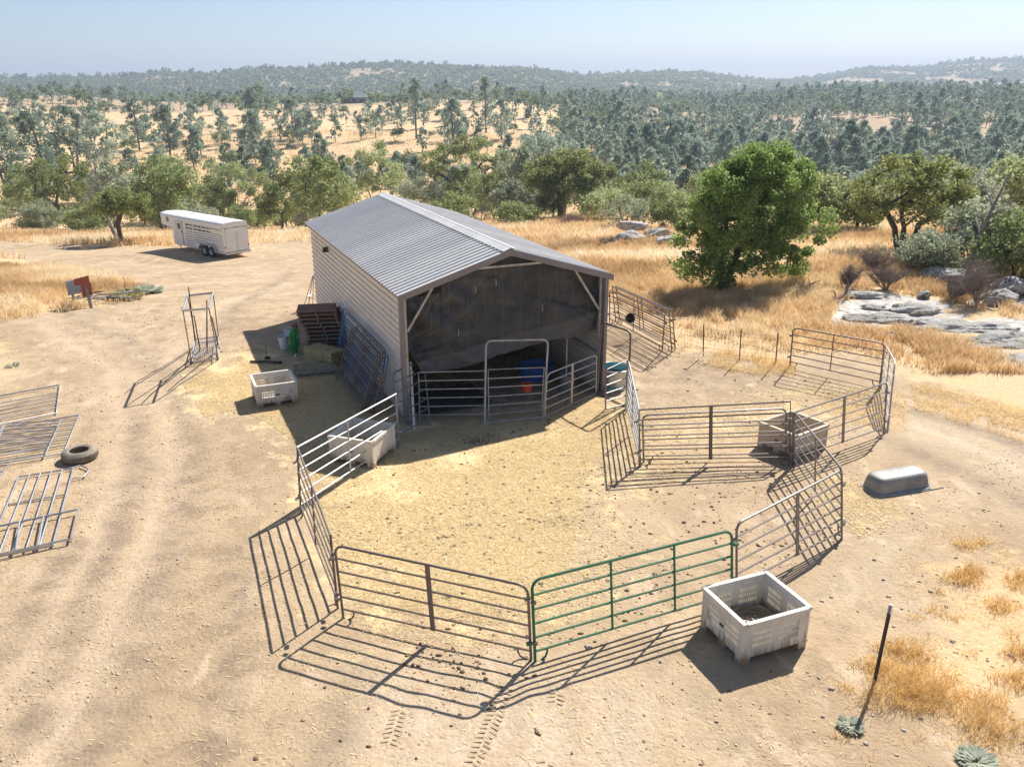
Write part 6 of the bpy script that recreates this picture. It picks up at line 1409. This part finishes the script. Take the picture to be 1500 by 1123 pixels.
house('low grey-roofed house among the trees on the hilltop', 522, 452, 13, 8, 3.2, .15)
# ================================================================== HAZE, LIGHT, CAMERA

me = bpy.data.meshes.new('haze'); xs0, xs1, y0, y1, z0, z1 = -5100, 5100, -38, 6500, -120, 115
Vh = [(x, y, z) for z in (z0, z1) for x, y in ((xs0,y0),(xs1,y0),(xs1,y1),(xs0,y1))]
me.from_pydata(Vh, [], [(3,2,1,0),(4,5,6,7),(0,1,5,4),(1,2,6,5),(2,3,7,6),(3,0,4,7)])
hm = bpy.data.materials.new('haze'); hm.use_nodes = True; hm.node_tree.nodes.clear(); ho = hm.node_tree.nodes.new('ShaderNodeOutputMaterial'); pv = hm.node_tree.nodes.new('ShaderNodeVolumePrincipled')
pv.inputs['Color'].default_value = (.70,.82,1,1); pv.inputs['Density'].default_value = .00032; pv.inputs['Anisotropy'].default_value = .2
hm.node_tree.links.new(pv.outputs[0], ho.inputs['Volume']); me.materials.append(hm)
hz = bpy.data.objects.new('haze', me); COL.objects.link(hz); tag(hz, 'pale summer haze over the valley', kind='stuff')
AZ, EL = R(35), R(46)
S = Vector((math.sin(AZ)*math.cos(EL), math.cos(AZ)*math.cos(EL), math.sin(EL)))
ld = bpy.data.lights.new('sun', 'SUN'); ld.energy = 4.4; ld.angle = R(.5); ld.color = (1, .955, .88)
lo = bpy.data.objects.new('sun', ld); COL.objects.link(lo); lo.rotation_euler = S.to_track_quat('Z', 'Y').to_euler(); lo.location = (20, 30, 60)
w = bpy.data.worlds.new('World'); SC.world = w; w.use_nodes = True; nt = w.node_tree; bg = nt.nodes['Background']
sk = nt.nodes.new('ShaderNodeTexSky'); sk.sky_type = 'NISHITA'; sk.sun_disc = False; sk.sun_elevation = EL; sk.sun_rotation = AZ; sk.altitude = 1200; sk.dust_density = 1.6; sk.air_density = .8; sk.ozone_density = 1.5
nt.links.new(sk.outputs[0], bg.inputs[0]); bg.inputs[1].default_value = .077
cd = bpy.data.cameras.new('camera'); cam = bpy.data.objects.new('camera', cd); COL.objects.link(cam)
cd.sensor_width = 36; cd.lens = F/1500*36; cd.clip_end = 20000; cd.clip_start = .1
cam.matrix_world = Matrix.Translation((0, 0, H)) @ Matrix.Rotation(math.pi/2-TH, 4, 'X') @ Matrix.Rotation(RO, 4, 'Z')
SC.camera = cam
vs = SC.view_settings; vs.view_transform = 'Standard'; vs.look = 'None'; vs.exposure = .7; vs.gamma = 1; vs.use_curve_mapping = False
SC.cycles.volume_bounces = 0; SC.cycles.max_bounces = 6; SC.cycles.transparent_max_bounces = 8
